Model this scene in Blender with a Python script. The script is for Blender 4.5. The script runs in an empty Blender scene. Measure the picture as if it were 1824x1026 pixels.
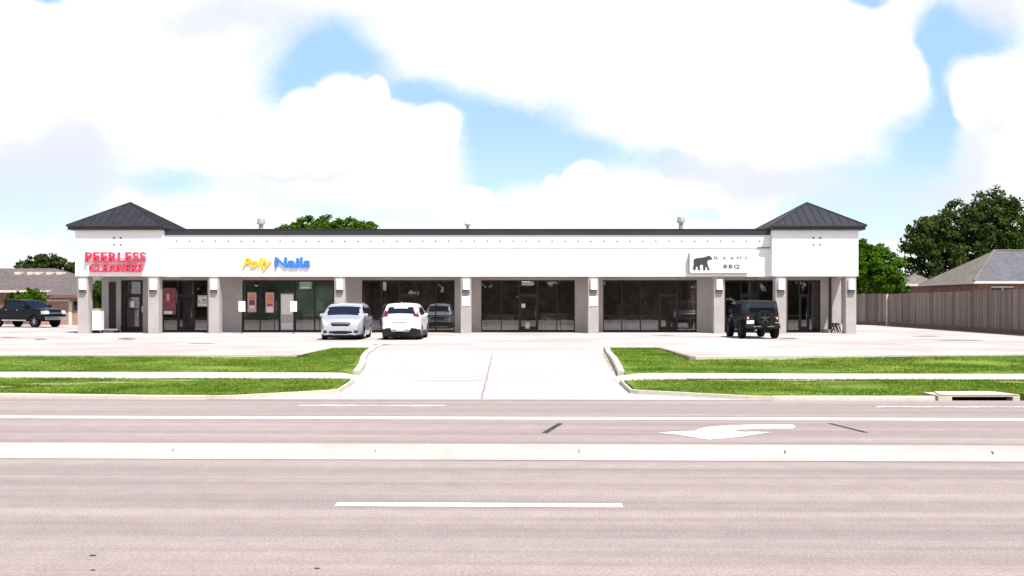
import bpy, math, random
import numpy as np
from mathutils import Vector, Matrix
R = math.radians
random.seed(5)
rng = np.random.default_rng(5)
SC = bpy.context.scene
COL = SC.collection
# ------------------------------------------------------------------ camera
F, CX, HY, H = 1700.0, 912.0, 543.0, 2.13          # focal in photo pixels, principal column, horizon row, eye height
cam = bpy.data.objects.new('camera', bpy.data.cameras.new('camera'))
COL.objects.link(cam)
cam.location = (0, 0, H)
cam.rotation_euler = (R(90), 0, 0)
cam.data.sensor_width = 36
cam.data.lens = F / 1824 * 36
cam.data.shift_y = (HY - 513) / 1824
cam.data.clip_end = 3000
SC.camera = cam
def wx(px, Y): return (px - CX) / F * Y
def wz(py, Y): return H + (HY - py) / F * Y
def gy(py, z): return (H - z) * F / (py - HY)

# ------------------------------------------------------------------ node helpers
class NT:
    def __init__(s, tree): s.t = tree; s.n = tree.nodes; s.l = tree.links
    def put(s, sock, v):
        if v is None: return
        if isinstance(v, bpy.types.NodeSocket): s.l.new(v, sock)
        else: sock.default_value = v
    def m(s, op, a, b=None, c=None, clamp=False):
        n = s.n.new('ShaderNodeMath'); n.operation = op; n.use_clamp = clamp
        s.put(n.inputs[0], a); s.put(n.inputs[1], b); s.put(n.inputs[2], c)
        return n.outputs[0]
    def vm(s, op, a, b=None):
        n = s.n.new('ShaderNodeVectorMath'); n.operation = op
        s.put(n.inputs[0], a); s.put(n.inputs[1], b); return n.outputs[0]
    def noise(s, vec, scale, detail=4, rough=.55, out=0):
        n = s.n.new('ShaderNodeTexNoise'); s.put(n.inputs['Vector'], vec)
        n.inputs['Scale'].default_value = scale; n.inputs['Detail'].default_value = detail
        n.inputs['Roughness'].default_value = rough; return n.outputs[out]
    def ramp(s, v, a, b, c0=(0, 0, 0, 1), c1=(1, 1, 1, 1), smooth=True):
        n = s.n.new('ShaderNodeValToRGB'); s.put(n.inputs[0], v)
        e = n.color_ramp.elements; e[0].position = a; e[1].position = b; e[0].color = c0; e[1].color = c1
        if smooth: n.color_ramp.interpolation = 'EASE'
        return n.outputs[0]
    def mix(s, fac, a, b, kind='MIX'):
        n = s.n.new('ShaderNodeMix'); n.data_type = 'RGBA'; n.blend_type = kind
        s.put(n.inputs[0], fac); s.put(n.inputs[6], a); s.put(n.inputs[7], b); return n.outputs[2]
    def comb(s, x, y, z=0.0):
        n = s.n.new('ShaderNodeCombineXYZ'); s.put(n.inputs[0], x); s.put(n.inputs[1], y); s.put(n.inputs[2], z); return n.outputs[0]
    def sep(s, v):
        n = s.n.new('ShaderNodeSeparateXYZ'); s.put(n.inputs[0], v); return n.outputs
def c4(c): return (c[0], c[1], c[2], 1)

def newmat(name):
    m = bpy.data.materials.new(name); m.use_nodes = True
    t = NT(m.node_tree); b = m.node_tree.nodes['Principled BSDF']
    return m, t, b
def pos(t):
    return t.n.new('ShaderNodeNewGeometry').outputs['Position']
def objc(t):
    return t.n.new('ShaderNodeTexCoord').outputs['Object']
def bump(t, b, h, strength=.3, dist=.02):
    n = t.n.new('ShaderNodeBump'); n.inputs['Strength'].default_value = strength; n.inputs['Distance'].default_value = dist
    t.l.new(h, n.inputs['Height']); t.l.new(n.outputs[0], b.inputs['Normal'])
def mat(name, c, rough=.7, metal=0, spec=.5, var=.12, scale=3.0, coat=0, bumpy=0):
    m, t, b = newmat(name)
    b.inputs['Roughness'].default_value = rough; b.inputs['Metallic'].default_value = metal
    b.inputs['Specular IOR Level'].default_value = spec; b.inputs['Coat Weight'].default_value = coat
    b.inputs['Coat Roughness'].default_value = .05
    n = t.noise(objc(t), scale, 6)
    lo = c4([x * (1 - var) for x in c]); hi = c4([min(x * (1 + var), 1) for x in c])
    t.l.new(t.ramp(n, .3, .7, lo, hi), b.inputs['Base Color'])
    if bumpy: bump(t, b, t.noise(objc(t), scale * 12, 4), bumpy)
    return m

M = {}
M['white_stucco'] = mat('white_stucco', (.80, .79, .785), .85, var=.025, scale=.7, bumpy=.12)
M['grey_stucco'] = mat('grey_stucco', (.38, .345, .335), .9, var=.07, scale=1.6, bumpy=.2)
M['dot'] = mat('dot_tile', (.20, .185, .19), .8)
M['soffit'] = mat('soffit', (.52, .49, .46), .9, var=.05)
M['dark_metal'] = mat('dark_roof_metal', (.019, .018, .024), .5, metal=.0, var=.2, scale=1.5)
M['cap_metal'] = mat('dark_cap_metal', (.020, .020, .028), .5, metal=.0, var=.1, scale=.8)
M['frame'] = mat('bronze_frame', (.020, .015, .014), .4, metal=.4, var=.1)
M['black'] = mat('black_plastic', (.008, .008, .009), .6, spec=.25)
M['rubber'] = mat('tyre_rubber', (.009, .009, .009), .9, spec=.2, var=.2, scale=20)
M['rim'] = mat('alloy_rim', (.45, .45, .46), .3, metal=.9)
M['dark_rim'] = mat('dark_rim', (.06, .06, .065), .4, metal=.6)
M['chrome'] = mat('chrome', (.7, .7, .72), .15, metal=1)
M['white_paint'] = mat('white_car_paint', (.78, .78, .78), .3, coat=.6, var=.02)
M['silver_paint'] = mat('silver_car_paint', (.40, .41, .45), .3, metal=.2, coat=.6, var=.03)
M['black_paint'] = mat('black_car_paint', (.012, .012, .015), .22, spec=.5, coat=.6, var=.1)
M['navy_paint'] = mat('navy_car_paint', (.0025, .0028, .007), .3, spec=.15, coat=.06, var=.1)
M['red_lens'] = mat('red_lens', (.15, .008, .014), .2, coat=.2)
M['clear_lens'] = mat('clear_lens', (.55, .56, .58), .12, coat=.8)
M['plate'] = mat('plate_white', (.75, .75, .74), .5, var=.05)
M['white_panel'] = mat('white_panel', (.80, .80, .79), .5, var=.03)
M['grey_panel'] = mat('grey_panel', (.28, .28, .29), .55, var=.08)
M['lamp_base'] = mat('lamp_base', (.09, .085, .085), .6)
M['vent_metal'] = mat('vent_metal', (.40, .38, .35), .5, metal=.3, var=.2, scale=5)
M['interior_wall'] = mat('interior_wall', (.52, .46, .43), .9, var=.2, scale=.6)
M['interior_dark'] = mat('interior_dark', (.38, .33, .33), .9, var=.3, scale=1.5)
M['interior_green'] = mat('interior_green', (.30, .42, .34), .8, var=.3, scale=1.2)
M['interior_floor'] = mat('interior_floor', (.26, .235, .22), .6, var=.2)
M['red_letter'] = mat('red_letter', (.62, .035, .09), .45, var=.05)
M['pink_raceway'] = mat('pink_raceway', (.80, .46, .48), .6, var=.05)
M['yellow_letter'] = mat('yellow_letter', (.85, .50, .02), .45, var=.05)
M['blue_letter'] = mat('blue_letter', (.03, .18, .62), .45, var=.05)
M['ink'] = mat('dark_ink', (.035, .035, .038), .6)
M['ink_grey'] = mat('grey_ink', (.16, .16, .17), .6)
M['poster_pink'] = mat('poster_pink', (.62, .34, .36), .6, var=.1, scale=6)
M['poster_red'] = mat('poster_red', (.30, .04, .06), .6, var=.4, scale=5)
M['poster_orange'] = mat('poster_orange', (.55, .24, .14), .6, var=.3, scale=5)
M['poster_plum'] = mat('poster_plum', (.20, .05, .08), .6, var=.3, scale=5)
M['poster_white'] = mat('poster_white', (.72, .68, .67), .6, var=.08, scale=6)
M['paper_grey'] = mat('paper_grey', (.42, .40, .40), .7, var=.25, scale=9)
M['trunk'] = mat('bark', (.11, .085, .06), .95, var=.3, scale=6, bumpy=.5)
M['brick_pink'] = mat('pink_brick', (.34, .205, .17), .9, var=.15, scale=4)
M['brick_dark'] = mat('dark_brick', (.17, .09, .075), .9, var=.2, scale=4)
M['trim_cream'] = mat('cream_trim', (.62, .54, .47), .7, var=.05)
M['window_dark'] = mat('dark_window', (.02, .02, .024), .1)

def glassmat(name, tint, refl):
    m, t, b = newmat(name); t.n.remove(b)
    tr = t.n.new('ShaderNodeBsdfTransparent'); tr.inputs[0].default_value = c4(tint)
    gl = t.n.new('ShaderNodeBsdfGlossy'); gl.inputs['Roughness'].default_value = .012
    gl.inputs['Color'].default_value = (.95, .95, 1, 1)
    n = t.noise(pos(t), .9, 2)
    bm = t.n.new('ShaderNodeBump'); bm.inputs['Strength'].default_value = .05; bm.inputs['Distance'].default_value = .01
    t.l.new(n, bm.inputs['Height']); t.l.new(bm.outputs[0], gl.inputs['Normal'])
    fr = t.n.new('ShaderNodeFresnel'); fr.inputs[0].default_value = 1.5
    fac = t.m('ADD', fr.outputs[0], refl, clamp=True)
    mx = t.n.new('ShaderNodeMixShader'); t.l.new(fac, mx.inputs[0]); t.l.new(tr.outputs[0], mx.inputs[1]); t.l.new(gl.outputs[0], mx.inputs[2])
    t.l.new(mx.outputs[0], t.n['Material Output'].inputs[0]); return m
M['shop_glass'] = glassmat('shop_glass', (.82, .82, .83), .055)
M['car_glass'] = mat('car_glass', (.006, .009, .018), .04, spec=.5, coat=.0)

def concrete(name, c0, c1, stain, s=1.0):
    m, t, b = newmat(name); p = pos(t)
    big = t.noise(p, .18 * s, 5, .6); fine = t.noise(p, 9, 6, .7); mid = t.noise(p, 1.4, 5, .65)
    col = t.mix(t.ramp(big, .38, .62), c4(c0), c4(c1))
    col = t.mix(t.m('MULTIPLY', t.ramp(mid, .55, .78), .45), col, c4(stain))
    col = t.mix(.22, col, t.ramp(fine, .3, .7, (.45, .45, .45, 1), (1, 1, 1, 1)), 'MULTIPLY')
    t.l.new(col, b.inputs['Base Color']); b.inputs['Roughness'].default_value = .9
    bump(t, b, fine, .15, .01); return m
M['lot'] = concrete('lot_concrete', (.52, .48, .445), (.40, .345, .32), (.30, .245, .22))
M['drive'] = concrete('drive_concrete', (.47, .45, .43), (.43, .40, .38), (.33, .28, .26))
M['walk'] = concrete('walk_concrete', (.50, .475, .43), (.45, .425, .375), (.33, .30, .25))
M['kerb'] = concrete('kerb_concrete', (.54, .50, .41), (.49, .45, .38), (.35, .29, .23), 3)
M['median'] = concrete('median_concrete', (.50, .45, .405), (.43, .38, .345), (.29, .24, .215), 2)
M['straw'] = concrete('straw_turf', (.40, .35, .17), (.30, .29, .10), (.22, .17, .09), 4)
M['soil_shade'] = concrete('edge_soil_shade', (.34, .29, .22), (.24, .2, .15), (.15, .12, .08), 3)  # planter soil, and the shade painted on one lot kerb face

def asphalt(name, c, streak):
    m, t, b = newmat(name); p = pos(t)
    sx = t.sep(p)
    v = t.m('ADD', sx[1], t.m('MULTIPLY', sx[0], .021))
    st = t.noise(t.comb(t.m('MULTIPLY', sx[0], .035), t.m('MULTIPLY', v, 1.6), 0), 1.0, 5, .62)
    st2 = t.noise(t.comb(t.m('MULTIPLY', sx[0], .10), t.m('MULTIPLY', v, 5.0), 3.3), 1.0, 3, .5)
    gr = t.noise(p, 34, 5, .85); mid = t.noise(p, 2.6, 5, .7)
    col = t.mix(t.ramp(st, .34, .66), c4([x * streak for x in c]), c4([min(1, x * 1.10) for x in c]))
    col = t.mix(.5, col, t.ramp(st2, .32, .60, (.74, .72, .73, 1), (1, 1, 1, 1)), 'MULTIPLY')
    col = t.mix(.8, col, t.ramp(gr, .40, .60, (.58, .56, .57, 1), (1.0, 1.0, 1.0, 1)), 'MULTIPLY')
    col = t.mix(.4, col, t.ramp(mid, .3, .7, (.72, .70, .71, 1), (1, 1, 1, 1)), 'MULTIPLY')
    t.l.new(col, b.inputs['Base Color']); b.inputs['Roughness'].default_value = .92
    bump(t, b, gr, .5, .012); return m
M['road'] = asphalt('asphalt', (.390, .322, .296), .85)

def linepaint(name, wear):
    m, t, b = newmat(name); p = pos(t)
    n = t.noise(p, 9, 6, .75); n2 = t.noise(p, 1.2, 4)
    f = t.ramp(t.m('ADD', t.m('MULTIPLY', n, .6), t.m('MULTIPLY', n2, .4)), wear - .07, wear + .07)
    t.l.new(t.mix(f, (.36, .31, .31, 1), (.82, .80, .78, 1)), b.inputs['Base Color']); b.inputs['Roughness'].default_value = .8
    return m
M['line'] = linepaint('line_paint', .39)
M['line_worn'] = linepaint('worn_line_paint', .53)
M['tar'] = mat('tar', (.035, .028, .026), .7, var=.4, scale=8)
M['joint'] = mat('joint_gap', (.27, .23, .195), .95, var=.3, scale=6)

def grassmat(name, dry=.0):
    m, t, b = newmat(name); p = pos(t)
    sx = t.sep(p)
    a = t.noise(t.comb(t.m('MULTIPLY', sx[0], .35), sx[1]), .9, 5, .65); f = t.noise(p, 14, 5, .75); d = t.noise(t.comb(t.m('MULTIPLY', sx[0], .5), sx[1], 7.0), .55, 5, .7)
    col = t.mix(t.ramp(a, .36, .64), (.075, .155, .018, 1), (.225, .305, .045, 1))
    col = t.mix(t.ramp(d, .57, .72), col, (.26, .235, .075, 1))
    col = t.mix(.55, col, t.ramp(f, .3, .7, (.45, .5, .4, 1), (1, 1, 1, 1)), 'MULTIPLY')
    t.l.new(col, b.inputs['Base Color']); b.inputs['Roughness'].default_value = .95; b.inputs['Specular IOR Level'].default_value = .1
    bump(t, b, f, .8, .05); return m
M['grass'] = grassmat('grass')

def leafmat(name, c0, c1, tr=.3, nw=.35, ns=.55):
    m, t, b = newmat(name); t.n.remove(b)
    g = t.n.new('ShaderNodeNewGeometry')
    n = t.noise(g.outputs['Position'], ns, 3)
    f = t.m('ADD', t.m('MULTIPLY', g.outputs['Random Per Island'], 1 - nw), t.m('MULTIPLY', t.ramp(n, .36, .64), nw))
    col = t.mix(f, c4(c0), c4(c1))
    df = t.n.new('ShaderNodeBsdfDiffuse'); ts = t.n.new('ShaderNodeBsdfTranslucent')
    t.l.new(col, df.inputs[0]); t.l.new(t.mix(.5, col, (.10, .16, .01, 1)), ts.inputs[0])
    mx = t.n.new('ShaderNodeMixShader'); mx.inputs[0].default_value = tr
    t.l.new(df.outputs[0], mx.inputs[1]); t.l.new(ts.outputs[0], mx.inputs[2])
    t.l.new(mx.outputs[0], t.n['Material Output'].inputs[0]); return m
M['leaf_dark'] = leafmat('leaf_dark', (.022, .038, .012), (.080, .108, .030), .22)
M['leaf_mid'] = leafmat('leaf_mid', (.025, .055, .010), (.075, .115, .022), .25)
M['leaf_bright'] = leafmat('leaf_bright', (.030, .085, .006), (.095, .190, .014), .3)
M['blade'] = leafmat('grass_blade', (.070, .155, .016), (.245, .325, .050), .25, .65, .8)

def shingles(name, c0, c1):
    m, t, b = newmat(name); p = pos(t); sx = t.sep(p)
    rows = t.noise(t.comb(t.m('MULTIPLY', sx[0], 3), t.m('MULTIPLY', sx[1], 3), t.m('MULTIPLY', sx[2], 9)), 1.0, 4, .7)
    big = t.noise(p, .5, 4)
    col = t.mix(t.ramp(rows, .3, .7), c4(c0), c4(c1))
    col = t.mix(.4, col, t.ramp(big, .3, .7, (.65, .62, .62, 1), (1, 1, 1, 1)), 'MULTIPLY')
    t.l.new(col, b.inputs['Base Color']); b.inputs['Roughness'].default_value = .9
    bump(t, b, rows, .4, .03); return m
M['shingle_brown'] = shingles('shingle_brown', (.085, .067, .066), (.155, .125, .122))
M['shingle_tan'] = shingles('shingle_tan', (.13, .106, .09), (.215, .182, .158))
M['shingle_skylit'] = shingles('shingle_skylit', (.080, .080, .092), (.138, .138, .152))  # cooler copy of the tan shingles, sky light put into the colour

def fencemat():
    m, t, b = newmat('weathered_wood'); g = t.n.new('ShaderNodeNewGeometry')
    sx = t.sep(g.outputs['Position'])
    gr = t.noise(t.comb(t.m('MULTIPLY', sx[0], 9), t.m('MULTIPLY', sx[1], 9), t.m('MULTIPLY', sx[2], .6)), 1.0, 5, .6)
    col = t.mix(g.outputs['Random Per Island'], (.120, .092, .078, 1), (.315, .25, .215, 1))
    col = t.mix(.6, col, t.ramp(gr, .3, .7, (.55, .52, .5, 1), (1, 1, 1, 1)), 'MULTIPLY')
    t.l.new(col, b.inputs['Base Color']); b.inputs['Roughness'].default_value = .95; return m
M['wood'] = fencemat()

# ------------------------------------------------------------------ mesh builder
class MB:
    def __init__(s): s.v = []; s.f = []; s.m = []
    def add(s, vs, fs, m=0):
        o = len(s.v); s.v += [tuple(p) for p in vs]
        for f in fs: s.f.append(tuple(i + o for i in f)); s.m.append(m)
        return s
    def box(s, x0, x1, y0, y1, z0, z1, m=0):
        return s.add([(x0, y0, z0), (x1, y0, z0), (x1, y1, z0), (x0, y1, z0), (x0, y0, z1), (x1, y0, z1), (x1, y1, z1), (x0, y1, z1)],
                     [(0, 3, 2, 1), (4, 5, 6, 7), (0, 1, 5, 4), (1, 2, 6, 5), (2, 3, 7, 6), (3, 0, 4, 7)], m)
    def bar(s, p0, p1, r0, r1=None, n=8, m=0):
        r1 = r0 if r1 is None else r1
        p0, p1 = Vector(p0), Vector(p1); d = (p1 - p0).normalized()
        a = d.orthogonal().normalized(); b = d.cross(a)
        vs = []
        for p, r in ((p0, r0), (p1, r1)):
            for k in range(n):
                t = 2 * math.pi * k / n; vs.append(p + a * math.cos(t) * r + b * math.sin(t) * r)
        fs = [(k, (k + 1) % n, n + (k + 1) % n, n + k) for k in range(n)] + [tuple(range(n - 1, -1, -1)), tuple(range(n, 2 * n))]
        return s.add(vs, fs, m)
    def lathe_y(s, c, prof, n=24, m=0):
        # profile of (radius, y) round the Y axis through c
        vs = []; k = len(prof)
        for i in range(n):
            t = 2 * math.pi * i / n
            for r, y in prof: vs.append((c[0] + r * math.cos(t), c[1] + y, c[2] + r * math.sin(t)))
        fs = []
        for i in range(n):
            j = (i + 1) % n
            for q in range(k - 1): fs.append((i * k + q, i * k + q + 1, j * k + q + 1, j * k + q))
        return s.add(vs, fs, m)
    def prism_y(s, poly, y0, y1, m=0):   # polygon in x,z extruded along y
        n = len(poly)
        vs = [(x, y0, z) for x, z in poly] + [(x, y1, z) for x, z in poly]
        fs = [tuple(range(n)), tuple(range(2 * n - 1, n - 1, -1))] + [(k, n + k, n + (k + 1) % n, (k + 1) % n) for k in range(n)]
        return s.add(vs, fs, m)
    def prism_z(s, poly, z0, z1, m=0):
        n = len(poly)
        vs = [(x, y, z0) for x, y in poly] + [(x, y, z1) for x, y in poly]
        fs = [tuple(range(n - 1, -1, -1)), tuple(range(n, 2 * n))] + [(k, (k + 1) % n, n + (k + 1) % n, n + k) for k in range(n)]
        return s.add(vs, fs, m)
    def sheet(s, rows, m=0):             # grid of points
        k = len(rows[0]); vs = [p for r in rows for p in r]
        fs = [(i * k + j, i * k + j + 1, (i + 1) * k + j + 1, (i + 1) * k + j) for i in range(len(rows) - 1) for j in range(k - 1)]
        return s.add(vs, fs, m)
    def sweep(s, path, prof, m=0):       # path of (x,y,z), profile of (offset to the left, dz)
        pts = [Vector(p) for p in path]; rows = []
        for i, p in enumerate(pts):
            d = (pts[min(i + 1, len(pts) - 1)] - pts[max(i - 1, 0)]); d.z = 0; d.normalize()
            l = Vector((-d.y, d.x, 0))
            rows.append([p + l * o + Vector((0, 0, z)) for o, z in prof])
        return s.sheet(rows, m)
    def build(s, name, mats, parent=None, off=None, smooth=False, angle=None, bevel=0):
        me = bpy.data.meshes.new(name)
        v = s.v if off is None else [(p[0] - off[0], p[1] - off[1], p[2] - off[2]) for p in s.v]
        me.from_pydata(v, [], s.f)
        if not isinstance(mats, (list, tuple)): mats = [mats]
        for m in mats: me.materials.append(m)
        if len(mats) > 1: me.polygons.foreach_set('material_index', s.m)
        if smooth: me.polygons.foreach_set('use_smooth', [True] * len(me.polygons))
        me.update()
        o = bpy.data.objects.new(name, me); COL.objects.link(o)
        if angle is not None: me.set_sharp_from_angle(angle=R(angle))
        if bevel:
            b = o.modifiers.new('bevel', 'BEVEL'); b.width = bevel; b.segments = 2; b.limit_method = 'ANGLE'
        if parent: o.parent = parent
        return o
def thing(name, label, cat, loc=(0, 0, 0), rz=0, group=None):
    o = bpy.data.objects.new(name, None); COL.objects.link(o); o.location = loc; o.rotation_euler = (0, 0, rz)
    o.empty_display_size = .3
    return tag(o, label, cat, group)
def tag(o, label, cat, group=None):
    o['label'] = label; o['category'] = cat
    if group: o['group'] = group
    return o
def struct(o, label=None, cat=None, kind='structure'):
    o['kind'] = kind
    if label: o['label'] = label; o['category'] = cat
    return o
def text_mesh(txt, w, h, depth, bold=0.0, shear=0.0, spacing=1.0):
    cu = bpy.data.curves.new('lettering', 'FONT'); cu.body = txt; cu.extrude = .1; cu.offset = bold; cu.shear = shear; cu.space_character = spacing
    cu.resolution_u = 4
    ob = bpy.data.objects.new('lettering', cu); COL.objects.link(ob)
    bpy.context.view_layer.update()
    me = bpy.data.meshes.new_from_object(ob.evaluated_get(bpy.context.evaluated_depsgraph_get()))
    vs = np.array([v.co[:] for v in me.vertices]); fs = [tuple(p.vertices) for p in me.polygons]
    bpy.data.objects.remove(ob); bpy.data.curves.remove(cu); bpy.data.meshes.remove(me)
    lo, hi = vs.min(0), vs.max(0)
    q = (vs - lo) / (hi - lo)
    out = np.stack([q[:, 0] * w, (1 - q[:, 2]) * depth, q[:, 1] * h], 1)   # reads along +x, faces -y
    return out, fs

# ------------------------------------------------------------------ sky and sun
EL, AZ = 60.0, 33.0            # sun elevation; azimuth to the right of the camera's back
sd = Vector((math.sin(R(AZ)) * math.cos(R(EL)), -math.cos(R(AZ)) * math.cos(R(EL)), math.sin(R(EL))))
sun = bpy.data.objects.new('sun', bpy.data.lights.new('sun', 'SUN')); COL.objects.link(sun)
sun.data.energy = 4.3; sun.data.angle = R(.5); sun.data.color = (1, .955, .90)
sun.rotation_euler = (-sd).to_track_quat('-Z', 'Y').to_euler()
W = bpy.data.worlds.new('World'); SC.world = W; W.use_nodes = True
t = NT(W.node_tree); t.n.clear()
sky = t.n.new('ShaderNodeTexSky'); sky.sky_type = 'NISHITA'; sky.sun_disc = False
sky.sun_elevation = R(EL); sky.sun_rotation = math.atan2(sd.x, sd.y); sky.dust_density = .6; sky.ozone_density = 1.5
g = t.n.new('ShaderNodeTexCoord').outputs['Generated']
s3 = t.sep(g)
ay = t.m('MAXIMUM', t.m('ABSOLUTE', s3[1]), .12)
U0 = t.m('DIVIDE', s3[0], ay); V0 = t.m('DIVIDE', s3[2], ay)
uv0 = t.comb(U0, t.m('MULTIPLY', V0, 1.25), t.m('MULTIPLY', t.m('SIGN', s3[1]), 4.0))
nA = t.n.new('ShaderNodeTexNoise'); t.l.new(uv0, nA.inputs['Vector']); nA.inputs['Scale'].default_value = 11; nA.inputs['Detail'].default_value = 4; nA.inputs['Roughness'].default_value = .5
nc = t.sep(nA.outputs['Color'])
vor = t.n.new('ShaderNodeTexVoronoi'); vor.feature = 'SMOOTH_F1'; vor.inputs['Scale'].default_value = 26; vor.inputs['Smoothness'].default_value = .35
t.l.new(t.vm('ADD', uv0, t.vm('SCALE', nA.outputs['Color'])), vor.inputs['Vector'])
U = t.m('ADD', U0, t.m('MULTIPLY', t.m('SUBTRACT', nc[0], .5), .055))
V = t.m('ADD', V0, t.m('MULTIPLY', t.m('SUBTRACT', nc[1], .5), .05))
def blobs(lst, U, V):
    tot = None
    for px, py, rx, ry, a in lst:
        du = t.m('DIVIDE', t.m('SUBTRACT', U, (px - CX) / F), rx / F); dv = t.m('DIVIDE', t.m('SUBTRACT', V, (HY - py) / F), ry / F)
        e = t.m('MULTIPLY', t.m('EXPONENT', t.m('MULTIPLY', t.m('ADD', t.m('MULTIPLY', du, du), t.m('MULTIPLY', dv, dv)), -1.0)), a)
        tot = e if tot is None else t.m('ADD', tot, e)
    return tot
blue = blobs([(585, 85, 95, 62, 1.0), (520, 150, 50, 60, .6), (725, 170, 62, 34, .9), (930, 250, 120, 62, .72), (985, 300, 120, 40, .5), (1735, 75, 95, 45, 1.1),
              (1670, 20, 40, 40, .5), (1630, 245, 75, 60, .85), (1545, 8, 50, 14, 1.0), (80, -4, 40, 14, 1.2), (300, 322, 60, 22, .7), (1430, 375, 190, 36, .55), (870, 330, 60, 40, .5),
              (30, 330, 190, 60, .48), (620, 330, 110, 24, .42), (420, 345, 130, 30, .42),
              (60, 410, 180, 50, .6), (940, 200, 160, 60, .30), (660, 110, 60, 40, .45), (800, 170, 70, 40, .5), (870, 235, 60, 60, .5), (1080, 270, 110, 30, .45), (1590, 320, 110, 50, .42), (1680, 190, 30, 90, .75), (1665, 90, 30, 60, .6),
              (1500, 300, 120, 40, .30), (560, 385, 150, 30, .5), (760, 385, 160, 26, .42), (1590, 400, 120, 40, .5), (1250, 385, 120, 26, .45), (1180, 300, 80, 40, .35), (450, 130, 50, 90, .30), (300, 280, 120, 40, .25)], U, V)
puff = t.m('MULTIPLY', t.m('SUBTRACT', vor.outputs['Distance'], .35), .12)
Uc = t.m('ADD', U0, t.m('MULTIPLY', t.m('SUBTRACT', nc[2], .5), .034)); Vc = t.m('ADD', V0, t.m('MULTIPLY', t.m('SUBTRACT', nc[0], .5), .034))
heap = None
for px, py, rx, ry in ((545, 195, 50, 45), (605, 187, 62, 60), (668, 172, 27, 36), (700, 228, 62, 45), (778, 230, 55, 54), (650, 265, 180, 90), (1560, 118, 106, 92), (1440, 120, 220, 110), (1490, 205, 95, 40), (1760, 178, 72, 66), (1822, 150, 45, 62),
                       (1045, 322, 44, 40), (988, 348, 36, 38), (1100, 362, 52, 42), (1230, 342, 70, 32), (1330, 362, 60, 40), (835, 345, 40, 26), (380, 375, 80, 26)):
    du = t.m('DIVIDE', t.m('SUBTRACT', Uc, (px - CX) / F), rx / F); dv = t.m('DIVIDE', t.m('SUBTRACT', Vc, (HY - py) / F), ry / F)
    d = t.m('MULTIPLY', t.m('SUBTRACT', 1.0, t.m('SQRT', t.m('ADD', t.m('MULTIPLY', du, du), t.m('MULTIPLY', dv, dv)))), 2.3, clamp=True)
    heap = d if heap is None else t.m('MAXIMUM', heap, d)
blue = t.m('SUBTRACT', blue, t.m('MULTIPLY', heap, .9))
bm = t.ramp(t.m('ADD', blue, puff), .10, 1.08)
U2 = t.m('ADD', U0, t.m('MULTIPLY', t.m('SUBTRACT', nc[0], .5), .16)); V2 = t.m('ADD', V0, t.m('MULTIPLY', t.m('SUBTRACT', nc[1], .5), .10))
grey = blobs([(70, 265, 170, 60, 1.0), (160, 330, 160, 40, .7), (470, 320, 130, 16, .6), (1180, 295, 80, 26, .8), (1440, 330, 140, 55, .6), (1760, 25, 110, 45, 1.0), (1740, 250, 70, 70, .7),
              (430, 20, 200, 40, .7), (60, 380, 200, 60, .5), (640, 318, 120, 14, .5), (1330, 300, 120, 40, .5), (1560, 380, 120, 40, .5), (300, 60, 160, 60, .25), (900, 330, 60, 20, .4), (560, 60, 160, 60, .2), (430, 215, 45, 22, .6), (1230, 330, 60, 20, .5), (1650, 330, 110, 60, .7)], U2, V2)
low = t.m('MULTIPLY', t.ramp(V0, .03, .17, (1, 1, 1, 1), (0, 0, 0, 1)), t.ramp(nc[1], .40, .60))
grey = t.m('ADD', grey, t.m('MULTIPLY', low, .42))
gm = t.m('MULTIPLY', t.ramp(grey, .12, .95), .85)
blue = blue
# overhead and elsewhere: broken cloud
up = t.noise(t.comb(t.m('DIVIDE', s3[0], t.m('MAXIMUM', s3[2], .2)), t.m('DIVIDE', s3[1], t.m('MAXIMUM', s3[2], .2))), 1.3, 6, .6)
zen = t.ramp(s3[2], .32, .45)
bm = t.mix(zen, bm, t.ramp(up, .32, .47))
hz = t.ramp(V0, .0, .22, (.54, .67, .72, 1), (.29, .455, .66, 1))
cloud = t.mix(gm, (.67, .67, .675, 1), (.475, .50, .57, 1))
b1 = t.n.new('ShaderNodeBackground'); b1.inputs[1].default_value = .1; t.l.new(sky.outputs[0], b1.inputs[0])
b3 = t.n.new('ShaderNodeBackground'); b3.inputs[1].default_value = 1.0; t.l.new(hz, b3.inputs[0])    # thin high veil over the blue
ad = t.n.new('ShaderNodeMixShader'); t.put(ad.inputs[0], t.m('MULTIPLY', t.m('SUBTRACT', 1.0, zen), .75))
t.l.new(b1.outputs[0], ad.inputs[1]); t.l.new(b3.outputs[0], ad.inputs[2])
b2 = t.n.new('ShaderNodeBackground'); b2.inputs[1].default_value = 1.0; t.l.new(cloud, b2.inputs[0])
mx = t.n.new('ShaderNodeMixShader'); t.l.new(bm, mx.inputs[0]); t.l.new(b2.outputs[0], mx.inputs[1]); t.l.new(ad.outputs[0], mx.inputs[2])
wo = t.n.new('ShaderNodeOutputWorld'); t.l.new(mx.outputs[0], wo.inputs[0])
SC.view_settings.view_transform = 'Standard'; SC.view_settings.look = 'None'; SC.view_settings.gamma = 1
SC.view_settings.exposure = .78

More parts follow.
